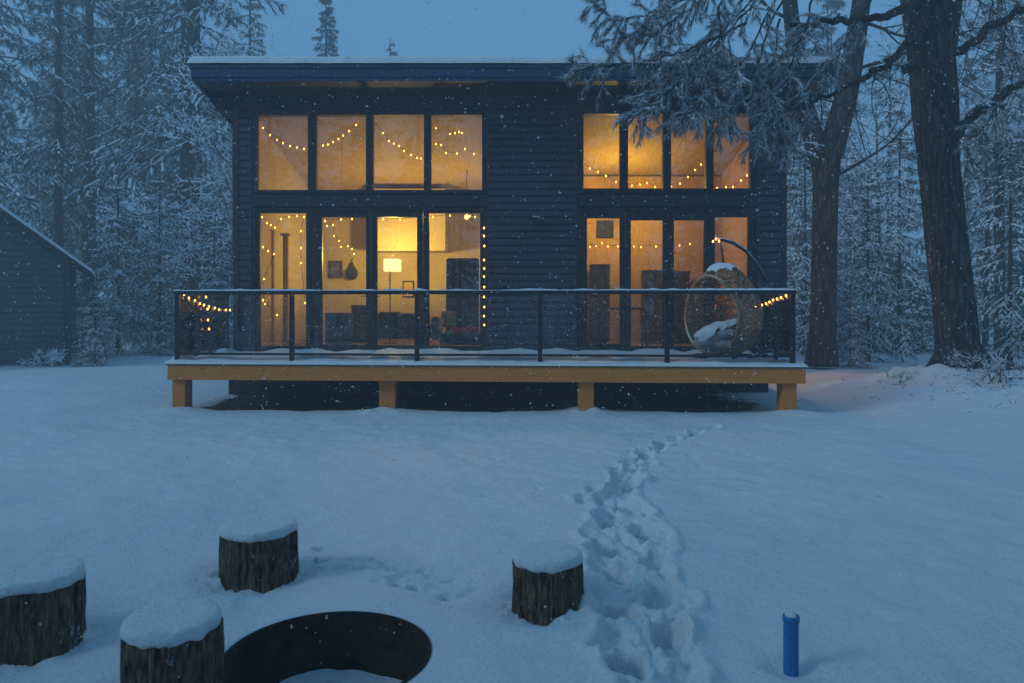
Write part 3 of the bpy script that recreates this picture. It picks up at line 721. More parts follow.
# ------------------------------------------------------------------ string lights
bulb_me=None
def string_light(label, pts, bulbs, cord=True):
    """pts: cord path, bulbs: world positions"""
    c0=pts[0]; t=thing('string_light',c0,label,'string lights','warm string lights')
    gm=G(); gm.tube(pts,.005,5); gm.build('cord',M['cord'],t)
    global bulb_me
    for b in bulbs:
        if bulb_me is None:
            g2=G(); g2.ball((0,0,0),.016,.016,.021,8,6); o=g2.build('bulb',M['bulb'],None); bulb_me=o.data; o.parent=t
        else:
            o=bpy.data.objects.new('bulb',bulb_me); C.objects.link(o); o.parent=t
        o.location=Vector(b)-Vector(c0)
def swag(pix, D, step=None, extra=None):
    P=[rp(a,b,D) for a,b in pix]
    out=[]
    for i in range(len(P)-1):
        for s_ in np.linspace(0,1,6,endpoint=False): out.append(P[i].lerp(P[i+1],float(s_)))
    out.append(P[-1]); return out
def pstring(label, pix, D, offs=.02):
    P=[rp(a,b,D) for a,b in pix]; string_light(label,[p+Vector((0,.012,offs)) for p in P],P)
pstring('string of warm bulbs dipping across the upper left window row',[(260,121),(263,128),(270,135),(277,140),(283,143),(290,146),(297,147.5),(304,149),(313,149),(323,145.5),(328,144.5),(333,142),(338.5,139),(343,135.5),(349,131),(356,125),(361,117)],14.3)
pstring('string of warm bulbs sloping down the third upper left pane',[(372,121),(383,133),(389,141),(394,143.5),(399,146),(404,151),(411,155),(417,158),(421,158.5),(428,160),(436,144),(441,145),(446,153),(457,153.5),(465,149),(474,154)],14.3)
pstring('short string of warm bulbs high in the fourth upper left pane',[(386,120),(396,119),(407,120),(418,117),(436,128),(442,119),(450,134),(455,133),(459,132),(462,133)],14.5)
pstring('string of warm bulbs looped in the leftmost tall pane',[(262,217),(267,223),(271,225),(275,227.5),(281,219),(289,217),(297,216),(304,217),(301,231),(301,248),(301,263),(305,303)],14.1)
pstring('short string of warm bulbs beside the jamb of the leftmost tall pane',[(263,247),(268,251),(274,254),(264,279),(263,300),(265,304),(277,315)],14.0)
pstring('string of warm bulbs slanting down the wall behind the left glazed door',[(327,226),(333,225),(334,236),(339,241),(341,247),(348,246),(352,249),(354,254)],15.5)
pstring('row of warm bulbs along the head of the left glazed doors',[(325,221),(341,219.5),(352,219),(383,219),(400,219.5),(433,217),(450,215.5),(470,216),(475,217)],14.0)
pstring('vertical string of warm bulbs down the right jamb of the left glazed front',[(484,228),(484,236),(484.3,246),(484,260),(484.2,268.5),(484,276.5),(484.2,287),(484,297),(484.2,307),(484,316),(484.3,325)],WY-.06)
pstring('string of warm bulbs hanging in a wide curve across the upper right window row',[(583,164),(590,168.5),(598,172),(606,176),(616,182),(624,185),(632,185.5),(640,184.5),(647,183),(655,187),(664,187),(671,186.5),(680,183.5),(688,177),(695,170),(701,164.5)],14.3)
pstring('short string of warm bulbs in the last upper right pane',[(708,188),(717,188),(726,187),(733,187),(741,180.5),(747,175.5)],14.3)
pstring('few warm bulbs near the ceiling behind the upper right panes',[(587,121),(620,122),(654,120),(677,121.5),(690,121)],14.6)
pstring('level string of warm bulbs behind the right glazed doors',[(585,247),(590,247),(596,246),(602,243),(608,246.5),(618,246.5),(634,246.5),(641,247),(656,246.5),(667,246),(679.5,245.5),(690,244)],15.6)
def rail_string(label, x, ya, yb, pts):
    P=[rp(a,b,D) for a,b,D in pts]; string_light(label,[p+Vector((0,0,.02)) for p in P],P)
def side_string(label, X0, rows):
    P=[]
    for px,py in rows:
        D=X0*F/(px-CX); P.append(rp(px,py,D))
    string_light(label,[p+Vector((0,0,.02)) for p in P],P)
side_string('string of warm bulbs drooping along the left side railing of the deck',fl.x+.05,[(184,294.5),(189,298),(195,300.5),(200,303.5),(204,305),(209,306.5),(215,308),(219,309.5),(226,310),(230,310),(234,306.5)])
side_string('short string of warm bulbs hanging from the left side railing post',fl.x+.06,[(206,297),(207.5,309),(208,320),(209,329)])
side_string('string of warm bulbs along the right side railing of the deck',fr.x-.05,[(786,295.5),(781,297.5),(777,299),(773,300),(769.5,302),(766,303.5),(762,305),(756,306)])
pstring('single warm bulb cluster on the hook of the egg chair stand',[(713,241.5),(716,239),(719,241)],11.97,.0)

# ------------------------------------------------------------------ things in the rooms
def lamp(name, loc, energy, col=(1,.55,.2), r=.06):
    l=bpy.data.lights.new(name,'POINT'); l.energy=energy; l.color=col; l.shadow_soft_size=r
    o=bpy.data.objects.new(name,l); C.objects.link(o); o.location=loc; return o
FZ=BASE+.016
t=thing('floor_lamp',(wx(392,16.4),16.4,FZ),'floor lamp with a lit box shade behind the right leaf of the left doors','floor lamp')
c=Vector((wx(392.5,16.4),16.4,wz(265.5,16.4)))
gm=G(); gm.box(c.x-.17,c.x+.17,16.25,16.55,c.z-.13,c.z+.13); gm.build('lamp_shade',M['shade'],t,.01)
gm=G(); gm.tube([(wx(390,16.4),16.4,FZ+.02),(wx(390,16.4),16.4,c.z-.13)],.014); gm.lathe((wx(390,16.4),16.4,FZ),[(.0,.03),(.15,.028),(.16,.0)],24); gm.build('pole',M['black'],t)
def pendant(label, p, rad=.05):
    t=thing('pendant_lamp',p,label,'pendant lamp')
    gm=G(); gm.ball(p,rad,rad,rad*1.15,14,10); gm.build('bulb',M['bulb'],t)
    zc_=roofz(p[1])-.275; gm=G(); gm.tube([(p[0],p[1],p[2]+rad),(p[0],p[1],zc_)],.008,6); gm.tube([(p[0],p[1],p[2]+rad*.8),(p[0],p[1],p[2]+rad*2.2)],.022,8); gm.build('cable',M['cord'],t)
    return t
pr=rp(754,233.5,15.2); pendant('bright hanging bulb behind the last pane of the right glazed front',tuple(pr),.05)
pl=(-3.0,15.9,3.9); 
sof=thing('sofa',(wx(395,15.4),15.4,FZ),'dark brown sofa seen through the right leaf of the left doors','sofa')
x0,x1=wx(378,15.4),wx(430,15.4)
gm=G(); gm.box(x0,x1,15.25,15.47,FZ+.3,FZ+.68); gm.build('backrest',M['sofa'],sof,.05)
gm=G(); gm.box(x0-.02,x1+.02,15.48,16.1,FZ+.14,FZ+.44); gm.build('seat',M['sofa'],sof,.05)
gm=G(); gm.box(x0-.2,x0-.03,15.27,16.1,FZ+.14,FZ+.60); gm.build('arm',M['sofa'],sof,.05)
gm=G(); gm.box(x1+.03,x1+.2,15.27,16.1,FZ+.14,FZ+.60); gm.build('arm',M['sofa'],sof,.05)
gm=G(); gm.box(x0+.06,x0+.5,15.14,15.24,FZ+.40,FZ+.705); gm.build('throw_blanket',M['dark'],sof,.03)
def pillow(name,label,pxa,pxb,pya,pyb,D,m):
    a=rp(pxa,pyb,D); b=rp(pxb,pya,D); t=thing(name,((a.x+b.x)/2,D,a.z),label,'cushion'); gm=G()
    cx_,cz_=(a.x+b.x)/2,(a.z+b.z)/2; hw_,hh_=(b.x-a.x)/2,(b.z-a.z)/2; n=14; vs=[]
    for s_ in (-1,1):
        for i in range(n+1):
            for k in range(n+1):
                u=-1+2*i/n; v=-1+2*k/n; th_=.09*max(0,(1-u**4)*(1-v**4))**.5
                vs.append((cx_+u*hw_*(1-.05*(1-v*v)),D+s_*th_,cz_+v*hh_*(1-.05*(1-u*u))))
    m1=(n+1)**2
    fs=[(s_*m1+i*(n+1)+k,s_*m1+(i+1)*(n+1)+k,s_*m1+(i+1)*(n+1)+k+1,s_*m1+i*(n+1)+k+1) for s_ in (0,1) for i in range(n) for k in range(n)]
    gm.add(vs,fs,True); gm.build('cover',m,t)
pillow('cushion','red cushion low behind the right fixed pane of the left front',450,479.5,327,342,14.35,M['red'])
pillow('cushion','ochre cushion behind the red one in the left glazed front',441,456,311,327.5,14.75,M['yellow'])
gm=None
arm_t=thing('armchair',(wx(462,14.6),14.6,FZ),'grey high-backed armchair holding the red and ochre cushions','armchair')
gm=G(); gm.box(wx(441,14.6),wx(482,14.6),14.25,14.95,FZ+.08,FZ+.30); gm.build('seat',M['dark'],arm_t,.05)
gm=G(); gm.box(wx(446,15.0),wx(479,15.0),14.97,15.12,FZ+.2,wz(258,15.0)); gm.build('backrest',M['dark'],arm_t,.05)
t=thing('guitar_case',(wx(352,17.5),18.1,wz(278,18.1)),'dark pear-shaped case hanging on the wall behind the left door leaf','case')
gm=G(); cz=Vector((wx(352,18.12),18.12,wz(271,18.12))); gm.lathe(cz,[(.0,-.20),(.10,-.18),(.15,-.08),(.13,.02),(.06,.10),(.035,.18),(.0,.24)],20); gm.build('body',M['dark'],t)
gm=G(); gm.tube([cz+Vector((0,0,.23)),cz+Vector((0,.03,.30)),cz+Vector((0,.07,.30))],.012,6); gm.build('hook',M['black'],t)
def sideboard(label,pxa,pxb,pya,D,dep,m,name='cabinet',cat='cabinet'):
    xa,xb=wx(pxa,D),wx(pxb,D); zt=wz(pya,D); t=thing(name,((xa+xb)/2,D+dep/2,FZ),label,cat)
    gm=G(); gm.box(xa,xb,D+.02,D+dep,FZ+.06,zt-.03); gm.build('body',m,t,.006)
    gm=G(); gm.box(xa-.015,xb+.015,D,D+dep+.005,zt-.027,zt); gm.build('top',m,t,.006)
    gm=G(); gm.box(xa+.02,(xa+xb)/2-.005,D+.004,D+.019,FZ+.09,zt-.06); gm.build('door',m,t,.004)
    gm=G(); gm.box((xa+xb)/2+.005,xb-.02,D+.004,D+.019,FZ+.09,zt-.06); gm.build('door',m,t,.004)
    gm=G(); gm.box(xa+.03,xb-.03,D+.04,D+dep-.03,FZ,FZ+.058); gm.build('plinth',M['black'],t)
sideboard('low dark cabinet low down behind the left leaf of the left doors',325,349,313,15.3,.45,M['dark'])
sideboard('brown sideboard beside the low dark cabinet in the left room',351,368,305,16.6,.45,M['sofa'])
sideboard('tall dark cupboard behind the first pane of the right front',592,610,264,16.3,.5,M['dark'],'cupboard','cupboard')
sideboard('tall dark cupboard behind the second pane of the right front',645,664,270,16.3,.5,M['dark'],'cupboard','cupboard')
sideboard('tall dark cupboard behind the third pane beside the egg chair',674,690,271,16.3,.5,M['dark'],'cupboard','cupboard')
def picture(label,pxa,pxb,pya,pyb,D,m):
    a=rp(pxa,pyb,D); b=rp(pxb,pya,D); t=thing('picture',((a.x+b.x)/2,D,a.z),label,'picture')
    gm=G(); gm.box(a.x,b.x,D-.03,D-.022,a.z,b.z); gm.build('canvas',m,t)
    gm=G()
    for x0,x1,z0,z1 in ((a.x-.03,a.x-.001,a.z-.03,b.z+.03),(b.x+.001,b.x+.03,a.z-.03,b.z+.03),(a.x,b.x,a.z-.03,a.z-.001),(a.x,b.x,b.z+.001,b.z+.03)): gm.box(x0,x1,D-.045,D-.004,z0,z1)
    gm.build('frame',M['dark'],t)
picture('small dark framed picture on the wall left of the hanging case',330,341,262,277,18.2,M['sofa'])
picture('framed ochre picture low on the wall behind the right leaf of the left doors',404,413,282,296,18.2,M['yellow'])
picture('dark framed picture on the pine wall high behind the first pane of the right front',598,612,222,236,16.9,M['dark'])
t=thing('pine_post',(wx(286,15.2),15.2,FZ),'bright pine post standing behind the leftmost tall pane','post')
gm=G(); gm.box(wx(283.5,15.2),wx(288.5,15.2),15.15,15.25,FZ,wz(236,15.2)); gm.build('shaft',M['pine'],t,.006)
gm=G(); gm.box(wx(281.5,15.2),wx(290.5,15.2),15.1,15.3,wz(236,15.2)+.001,wz(233.5,15.2)); gm.build('head_block',M['pine'],t,.006)
t=thing('table',(wx(616,15.0),15.2,FZ),'plain dark table behind the first two panes of the right front','table')
zt=wz(307.5,14.9); xa,xb=wx(583,14.9),wx(650,14.9)
gm=G(); gm.box(xa,xb,14.9,15.6,zt-.04,zt); gm.build('tabletop',M['sofa'],t,.006)
for x_ in (xa+.05,xb-.05):
    for y_ in (14.96,15.54):
        gm=G(); gm.box(x_-.025,x_+.025,y_-.025,y_+.025,FZ,zt-.041); gm.build('leg',M['sofa'],t)
L1=lamp('floor_lamp_light',(c.x,16.2,c.z+.25) if False else (wx(392.5,16.4),16.4,wz(255,16.4)),150,(1,.67,.14))
L2=lamp('pendant_lamp_light',(pr.x,pr.y-.1,pr.z+.0),125,(1,.64,.08))
L5=lamp('assumed_side_lamp_light',(RX+.14,15.85,2.80),80,(1,.50,.22),.05)  # light of the assumed side lamp, warming the snow by the deck
assumed_pend2=pendant('assumed hanging bulb high in the left room above the doors',(-1.0,16.6,3.55),.05); L3=lamp('pendant_lamp_light',(-1.0,16.45,3.55),32,(1,.66,.15))  # assumed pendant, added to light the left room
assumed_pend3=pendant('assumed hanging bulb high in the right room above the cupboards',(2.3,15.9,3.75),.05); L4=lamp('pendant_lamp_light',(2.3,15.75,3.75),115,(1,.64,.08))  # second assumed pendant, added to light the right room from high up

# ------------------------------------------------------------------ trees
def twig_needles(P0,P1,k,ln,wd,rng,spread=.75,droop=.35):
    """k thin triangular needle sprays on each segment"""
    n=len(P0); idx=np.repeat(np.arange(n),k); u=rng.random(n*k)[:,None]
    a=P0[idx]; b=P1[idx]; d=b-a; L=np.linalg.norm(d,axis=1,keepdims=True)+1e-9; d=d/L
    base=a+(b-a)*u; rd=rng.normal(size=(n*k,3)); rd/=np.linalg.norm(rd,axis=1,keepdims=True)
    dr=d+spread*rd+np.array([0,0,-droop]); dr/=np.linalg.norm(dr,axis=1,keepdims=True)
    l=(ln*(.6+.8*rng.random(n*k)))[:,None]; sd=np.cross(dr,rng.normal(size=(n*k,3))); sd/=np.linalg.norm(sd,axis=1,keepdims=True)+1e-9
    w=(wd*(.6+.8*rng.random(n*k)))[:,None]
    V=np.stack([base-sd*w*.5,base+sd*w*.5,base+dr*l],1).reshape(-1,3)
    return V,np.arange(n*k*3).reshape(-1,3)
def twig_snow(P0,P1,wd,rng,keep=.6,lift=.02,seg=1):
    """tent-shaped strips of snow lying along twigs, ragged"""
    m=rng.random(len(P0))<keep; a=P0[m]; b=P1[m]
    if len(a)==0: return np.zeros((0,3)),np.zeros((0,4),int)
    d=b-a; h=np.stack([-d[:,1],d[:,0],np.zeros(len(d))],1); h/=np.linalg.norm(h,axis=1,keepdims=True)+1e-9
    w=(wd*(.4+1.0*rng.random(len(a))))[:,None]; w2=w*(.3+.7*rng.random(len(a)))[:,None]
    up=np.array([0,0,1.0]); s0=rng.random(len(a))[:,None]*.3; s1=1-rng.random(len(a))[:,None]*.25
    A=a+d*s0; B=a+d*s1
    l=lift*(.5+rng.random(len(a)))[:,None]
    V=np.stack([A-h*w*.5,A+up*l,A+h*w*.5,B-h*w2*.5-up*.01,B+up*l*.8,B+h*w2*.5-up*.01],1).reshape(-1,3)
    i=np.arange(len(a))[:,None]*6
    Fq=np.concatenate([i+np.array([[0,3,4,1]]),i+np.array([[1,4,5,2]])],0)
    return V,Fq
def sub_tubes(S,r0,r1):
    """three-sided tubes for segments S=(P0,P1)"""
    P0,P1=S; n=len(P0); d=P1-P0; d/=np.linalg.norm(d,axis=1,keepdims=True)+1e-9
    ref=np.where(np.abs(d[:,2:3])<.9,np.array([[0,0,1.0]]),np.array([[1.0,0,0]])); s=np.cross(d,ref); s/=np.linalg.norm(s,axis=1,keepdims=True)+1e-9; t=np.cross(d,s)
    vs=[]
    for P,r in ((P0,r0),(P1,r1)):
        for k in range(3):
            a=2*math.pi*k/3; vs.append(P+(s*math.cos(a)+t*math.sin(a))*np.asarray(r).reshape(-1,1))
    V=np.stack(vs,1).reshape(-1,3); i=np.arange(n)[:,None]*6
    return V,np.concatenate([i+np.array([[k,(k+1)%3,(k+1)%3+3,k+3]]) for k in range(3)],0)
def conifer_data(seed,H,Lmax,z0,gap=.38,per=5,tw=12,nk=9,ln=.20,wd=.030,snow=.55,sw=.10,droop=.5,sparse=0.0,lean=0.0):
    rng=np.random.default_rng(seed); M0=[];M1=[];mr0=[];mr1=[];T0=[];T1=[]
    z=z0
    while z<H-.15:
        f=(z-z0)/(H-z0)
        for q in range(per):
            if rng.random()<sparse: continue
            L=Lmax*((1-f)**.75)*(.55+.55*rng.random())+.18; az=rng.random()*6.283; el=.25*(f-.35)+rng.normal()*.10
            d=np.array([math.cos(az),math.sin(az),el]); pts=[np.array([lean*z,0,z+rng.normal()*.1])]; ns=7
            for i in range(ns):
                t=(i+1)/ns; dd=d.copy(); dd[2]+=-droop*(1-f*.6)*math.sin(min(t*1.35,1)*1.9)*.9+.35*max(0,t-.75)
                dd[:2]+=rng.normal(size=2)*.10; dd/=np.linalg.norm(dd); pts.append(pts[-1]+dd*L/ns)
            pts=np.array(pts)
            for i in range(ns):
                M0.append(pts[i]);M1.append(pts[i+1]); r=.012+.022*(L/3)*(1-i/ns); mr0.append(r); mr1.append(.010+.022*(L/3)*(1-(i+1)/ns))
            nt_=max(3,int(tw*(.4+.6*L/Lmax)))
            for j in range(nt_):
                t=.14+.86*(j+rng.random())/nt_; x=t*ns; i=min(int(x),ns-1); p=pts[i]+(pts[i+1]-pts[i])*(x-i)
                ax=pts[i+1]-pts[i]; ax/=np.linalg.norm(ax); sd=np.array([-ax[1],ax[0],0])*(1 if j%2 else -1)
                l2=L*.34*(1.15-t)*(.6+.7*rng.random())+.10
                dd=ax*.65+sd*.8+np.array([0,0,-.25-.35*rng.random()]); dd/=np.linalg.norm(dd); p1=p+dd*l2*.55; d2=dd+np.array([0,0,-.45]); d2/=np.linalg.norm(d2); p2=p1+d2*l2*.45
                T0+=[p,p1];T1+=[p1,p2]
        z+=gap*(.7+.6*rng.random())
    M0,M1,T0,T1=map(np.array,(M0,M1,T0,T1))
    A0=np.concatenate([M0,T0]);A1=np.concatenate([M1,T1])
    nv,nf=twig_needles(T0,T1,nk,ln,wd,rng); nv2,nf2=twig_needles(M0,M1,max(2,nk//2),ln,wd,rng)
    nf=np.concatenate([nf,nf2+len(nv)]);nv=np.concatenate([nv,nv2])
    sv,sf=twig_snow(A0,A1,sw,rng,snow,.03)
    bv,bf=sub_tubes((M0,M1),np.array(mr0),np.array(mr1))
    return dict(n=(nv,nf),s=(sv,sf),b=(bv,bf),H=H)
def trunk_g(path,rads,n=14,rough=.0,rings=40,seed=0):
    """bark-ridged trunk as a G along a path of points"""
    P=[Vector(p) for p in path]; gm=G(); 
    cum=[0]
    for a,b in zip(P[:-1],P[1:]): cum.append(cum[-1]+(b-a).length)
    vs=[]
    for i in range(rings+1):
        s_=cum[-1]*i/rings; j=0
        while j<len(P)-2 and cum[j+1]<s_: j+=1
        t=(s_-cum[j])/(cum[j+1]-cum[j]); t2=t
        p=P[j].lerp(P[j+1],t2); r=rads[j]+(rads[j+1]-rads[j])*t
        for k in range(n):
            a=2*math.pi*k/n; rr=r*(1+rough*float(vn(k*22.0/n+ (5 if k<n else 0),s_*1.1,1.0,seed+70))+rough*.9*(1 if (k*3)%7<3 else -1)*.5+rough*.6*math.sin(3*a+seed+s_*.3))
            vs.append((p.x+rr*math.cos(a),p.y+rr*math.sin(a),p.z))
    gm.add(vs,[(i*n+k,i*n+(k+1)%n,(i+1)*n+(k+1)%n,(i+1)*n+k) for i in range(rings) for k in range(n)],True)
    return gm
protos={}
def conifer_meshes(key,data,trunk_r,bm):
    gm=trunk_g([(0,0,-.4),(0.03,0,data['H']*.3),(0,0.02,data['H']*.7),(0,0,data['H'])],[trunk_r*1.15,trunk_r*.85,trunk_r*.5,.02],12,.06,26)
    tr=gm.build('trunk',bm); cr=np_mesh('crown',*data['n'],M['needle']); sn=np_mesh('crown_snow',*data['s'],M['tree_snow']); br=np_mesh('branches',*data['b'],M['twig'])
    protos[key]=[o.data for o in (tr,br,cr,sn)]
    for o in (tr,br,cr,sn): bpy.data.objects.remove(o)
def place_tree(key,px,D,label,sc=1.0,rz=0.0,name='spruce_tree',cat='tree',group=None,zoff=0.0):
    x=wx(px,D); t=thing(name,(x,D,ground_z(x,D)+zoff),label,cat,group,rz); t.scale=(sc,sc,sc)
    for nm,me in zip(('trunk','branch','crown','crown_snow'),protos[key]):
        if me is None: continue
        o=bpy.data.objects.new(nm,me); C.objects.link(o); o.parent=t
    return t
conifer_meshes('tall',conifer_data(1,17.5,3.6,2.2,.40,5,14,14,.18,.018,.75,.055,.62,.12),.27,M['bark_dim'])
conifer_meshes('tall2',conifer_data(2,18.5,3.0,3.5,.46,4,13,14,.18,.018,.7,.055,.55,.18),.22,M['bark_dim'])
conifer_meshes('slim',conifer_data(3,16.0,1.7,4.5,.5,4,9,12,.17,.018,.6,.05,.5,.25),.14,M['bark_dim'])
conifer_meshes('spire',conifer_data(4,21.0,2.6,3,.42,5,10,10,.24,.034,.45,.10,.35,.05),.22,M['bark_dim'])
conifer_meshes('young',conifer_data(5,5.2,1.7,.25,.26,6,12,12,.12,.013,.85,.05,.45,.05),.06,M['bark_dim'])
conifer_meshes('young2',conifer_data(6,7.5,2.3,.4,.34,5,13,12,.13,.014,.9,.06,.55,.10),.08,M['bark_dim'])

place_tree('tall',190,31,'tall spruce with a thick straight trunk and snowy drooping boughs, left of the cabin',1.65,.4)
place_tree('slim',58,29,'slim bare-stemmed spruce rising above the shed roof',1.3,1.0)
place_tree('tall2',90,34,'hazy spruce with a heavy trunk between the slim stem and the tall spruce',1.3,2.0)
place_tree('tall',-14,30,'dark spruce crown at the top left corner behind the shed',1.3,2.6)
place_tree('tall2',140,42,'pale hazy spruce just left of the tall spruce trunk',1.3,.9)
place_tree('tall2',250,42,'hazy spruce partly hidden by the left corner of the cabin roof',1.02,3.3)
place_tree('spire',326,47,'distant pointed spruce standing alone above the left part of the roof',.98,0)
place_tree('slim',390,52,'faint thin treetop above the middle of the left window row',1.22,0)
place_tree('young2',118,24,'snow-laden young spruce just right of the shed eave',.75,.6,'young_spruce')
place_tree('young2',160,25,'snow-laden young spruce in front of the tall spruce trunk on its left',.80,2.2,'young_spruce')
place_tree('young',215,24,'small snowy spruce between the tall spruce trunk and the cabin',.85,1.2,'young_spruce')
place_tree('young',96,19.6,'small snowy spruce at the foot of the shed corner',.42,3.2,'young_spruce')
place_tree('young2',868,21,'snow-laden young spruce between the forked trunk and the big pine',.70,.3,'young_spruce')
place_tree('young2',900,25,'tall hazy young spruce just left of the big pine trunk',1.0,1.9,'young_spruce')
place_tree('young2',1010,18.5,'snow-laden young spruce at the right edge behind the big pine',.80,4.0,'young_spruce')
place_tree('young',850,19.5,'low snowy spruce beside the foot of the forked trunk',.42,4.4,'young_spruce')
place_tree('tall2',1040,31,'dark spruce trunk at the right edge of the wood',1.0,5.0)
place_tree('slim',1000,21.5,'slim dark stem between the big pine and the right edge',1.0,2.0)
place_tree('tall2',800,44,'pale hazy spruce behind the right corner of the cabin',.95,1.3)
place_tree('young2',805,24,'hazy young spruce showing beside the right cabin corner',.9,5.5,'young_spruce')

# the forked trunk
def bare_branches(seeds,rng,depth,ln,r,out,up=.15):
    """recursive twigs -> list of (p0,p1,r0,r1)"""
    st=[(np.array(p,float),np.array(d,float),l,rr,depth) for p,d,l,rr in seeds]
    while st:
        p,d,l,rr,k=st.pop(); ns=4
        for i in range(ns):
            d=d+rng.normal(size=3)*.16+np.array([0,0,up*.2]); d/=np.linalg.norm(d); q=p+d*l/ns; r1=rr*(1-.16)
            out.append((p,q,rr,r1)); p=q; rr=r1
            if k>0 and (i>0 or rng.random()<.4):
                for _ in range(1 if rng.random()<.6 else 2):
                    e=d+rng.normal(size=3)*.75; e/=np.linalg.norm(e); st.append((p,e,l*(.45+.3*rng.random()),rr*.55,k-1))
def seg_arrays(out):
    return np.array([o[0] for o in out]),np.array([o[1] for o in out]),np.array([o[2] for o in out]),np.array([o[3] for o in out])
D2=19.0
t=thing('forked_tree',(wx(822,D2),D2,0),'broad grey tree that forks high up, just right of the cabin','tree')
base=[rp(821,366,D2),rp(822,340,D2),rp(824,250,D2),rp(826,175,D2),rp(824,150,D2)]
trunk_g(base,[.41,.32,.29,.31,.38],36,.05,44,3).build('trunk',M['bark'],t)
trunk_g([rp(820,156,D2),rp(808,120,D2),rp(798,80,D2),rp(790,0,D2),rp(780,-160,D2)],[.30,.25,.21,.18,.08],24,.06,30,4).build('limb',M['bark'],t)
trunk_g([rp(829,158,D2),rp(840,120,D2),rp(850,80,D2),rp(862,0,D2),rp(870,-180,D2)],[.34,.30,.27,.22,.08],24,.06,30,5).build('limb',M['bark'],t)
rng=np.random.default_rng(21); out=[]
seeds=[(rp(838,175,D2),(.8,-.2,.35),2.6,.05),(rp(800,90,D2),(-.8,-.3,.2),3,.06),(rp(852,70,D2),(.9,-.2,.2),3,.06),(rp(812,130,D2),(-.7,-.5,-.1),2.0,.04),(rp(790,20,D2),(-.9,-.3,.1),3,.06),(rp(860,20,D2),(.9,.1,.1),3,.06)]
bare_branches(seeds,rng,3,2,.05,out); P0,P1,r0,r1=seg_arrays(out)
np_mesh('branch',*sub_tubes((P0,P1),r0,r1),M['twig'],parent=t); np_mesh('branch_snow',*twig_snow(P0,P1,.04,rng,.7,.025),M['tree_snow'],parent=t)

# slender bare trees in the haze
for (px,D,lab,h) in ((876,28,'slender leafless tree rising in the haze left of the big pine',9.0),(985,26,'slender leafless tree right of the big pine trunk',8.0),(232,27,'slender leafless tree beside the left cabin corner',9.0)):
    x=wx(px,D); z=ground_z(x,D); t=thing('bare_tree',(x,D,z),lab,'tree'); rng=np.random.default_rng(int(px)); out=[]
    trunk_g([(x,D,z-.3),(x+.1,D,z+h*.5),(x,D,z+h)],[.11,.08,.015],10,.05,20,2).build('trunk',M['bark_dim'],t)
    bare_branches([((x+.05,D,z+h*f),(math.cos(a),math.sin(a),.7),h*.28,.035) for f,a in zip(np.linspace(.25,.95,13),rng.random(13)*6.28)],rng,3,2,.04,out,.3)
    P0,P1,r0,r1=seg_arrays(out); np_mesh('branch',*sub_tubes((P0,P1),r0,r1),M['twig'],parent=t); np_mesh('branch_snow',*twig_snow(P0,P1,.05,rng,.75,.03),M['tree_snow'],parent=t)

# the big pine on its bank, with boughs sweeping over the cabin roof
D1=13.9
bx_=wx(953,D1); bz=ground_z(bx_,D1)
pine=thing('pine_tree',(bx_,D1,bz),'massive rough-barked pine on a bank, leaning left, boughs hanging over the cabin','tree')
tp=[rp(959,394,D1),rp(958,374,D1),rp(958,350,D1),rp(954,300,D1),rp(946,240,D1),rp(939,170,D1),rp(934,100,D1),rp(930,50,D1),rp(914,-20,D1),rp(902,-220,D1),rp(895,-420,D1)]
gm=trunk_g(tp,[.58,.44,.37,.335,.335,.335,.37,.39,.27,.21,.06],64,.055,130,1)
g2=trunk_g([rp(936,95,D1),rp(941,45,D1-.05),rp(949,0,D1-.1),rp(962,-120,D1-.3),rp(975,-330,D1-.4)],[.20,.26,.22,.18,.05],40,.055,60,2); gm.add(g2.v,g2.f,True)
for a_,l_ in ((-2.0,.9),(-.7,1.0),(.2,.8),(-2.9,.8),(-1.3,.7)):     # root flares running into the snow
    c_=rp(958,374,D1); d_=Vector((math.cos(a_),math.sin(a_),0)); gm.tube([c_+d_*.2+Vector((0,0,.55)),c_+d_*.40+Vector((0,0,.16)),c_+d_*(.42+.3*l_)+Vector((0,0,-.05)),c_+d_*(.5+.6*l_)+Vector((0,0,-.25))],[.16,.20,.13,.05],12)
gm.build('trunk',M['bark'],pine)
gm=G(); rng=np.random.default_rng(5)
def wob(pts,amp,rng):
    out=[]
    for i in range(len(pts)-1):
        for s_ in np.linspace(0,1,7,endpoint=False):
            p=pts[i].lerp(pts[i+1],float(s_)); out.append(p+Vector(rng.normal(size=3)*amp))
    out.append(pts[-1]); return out
limbs=[([rp(951,140,13.6),rp(962,124,13.4),rp(985,108,13.1),rp(1030,78,12.6),rp(1100,40,12.2)],.10,.05),
       ([rp(905,68,13.5),rp(935,60,13.2),rp(965,48,12.8),rp(990,28,12.4),rp(1040,0,12)],.085,.06),
       ([rp(930,30,13.6),rp(895,58,13.0),rp(860,80,12.5),rp(825,95,12.2),rp(790,112,12.0)],.075,.02),
       ([rp(925,-60,13.9),rp(880,-70,13.0),rp(820,-60,12.2),rp(740,-20,11.4)],.13,.05),
       ([rp(922,-140,13.9),rp(840,-150,12.6),rp(740,-110,11.4),rp(660,-40,10.8)],.13,.04),
       ([rp(926,-20,13.8),rp(960,-10,13.2),rp(1020,-20,12.6)],.12,.06),
       ([rp(930,0,13.8),rp(890,15,12.9),rp(850,22,12.2),rp(790,25,11.8)],.09,.03)]
for pts,ra,rb in limbs:
    q=wob(pts,.035,rng); gm.tube(q,list(np.linspace(ra,rb,len(q))),8)
gm.build('limb',M['bark'],pine)
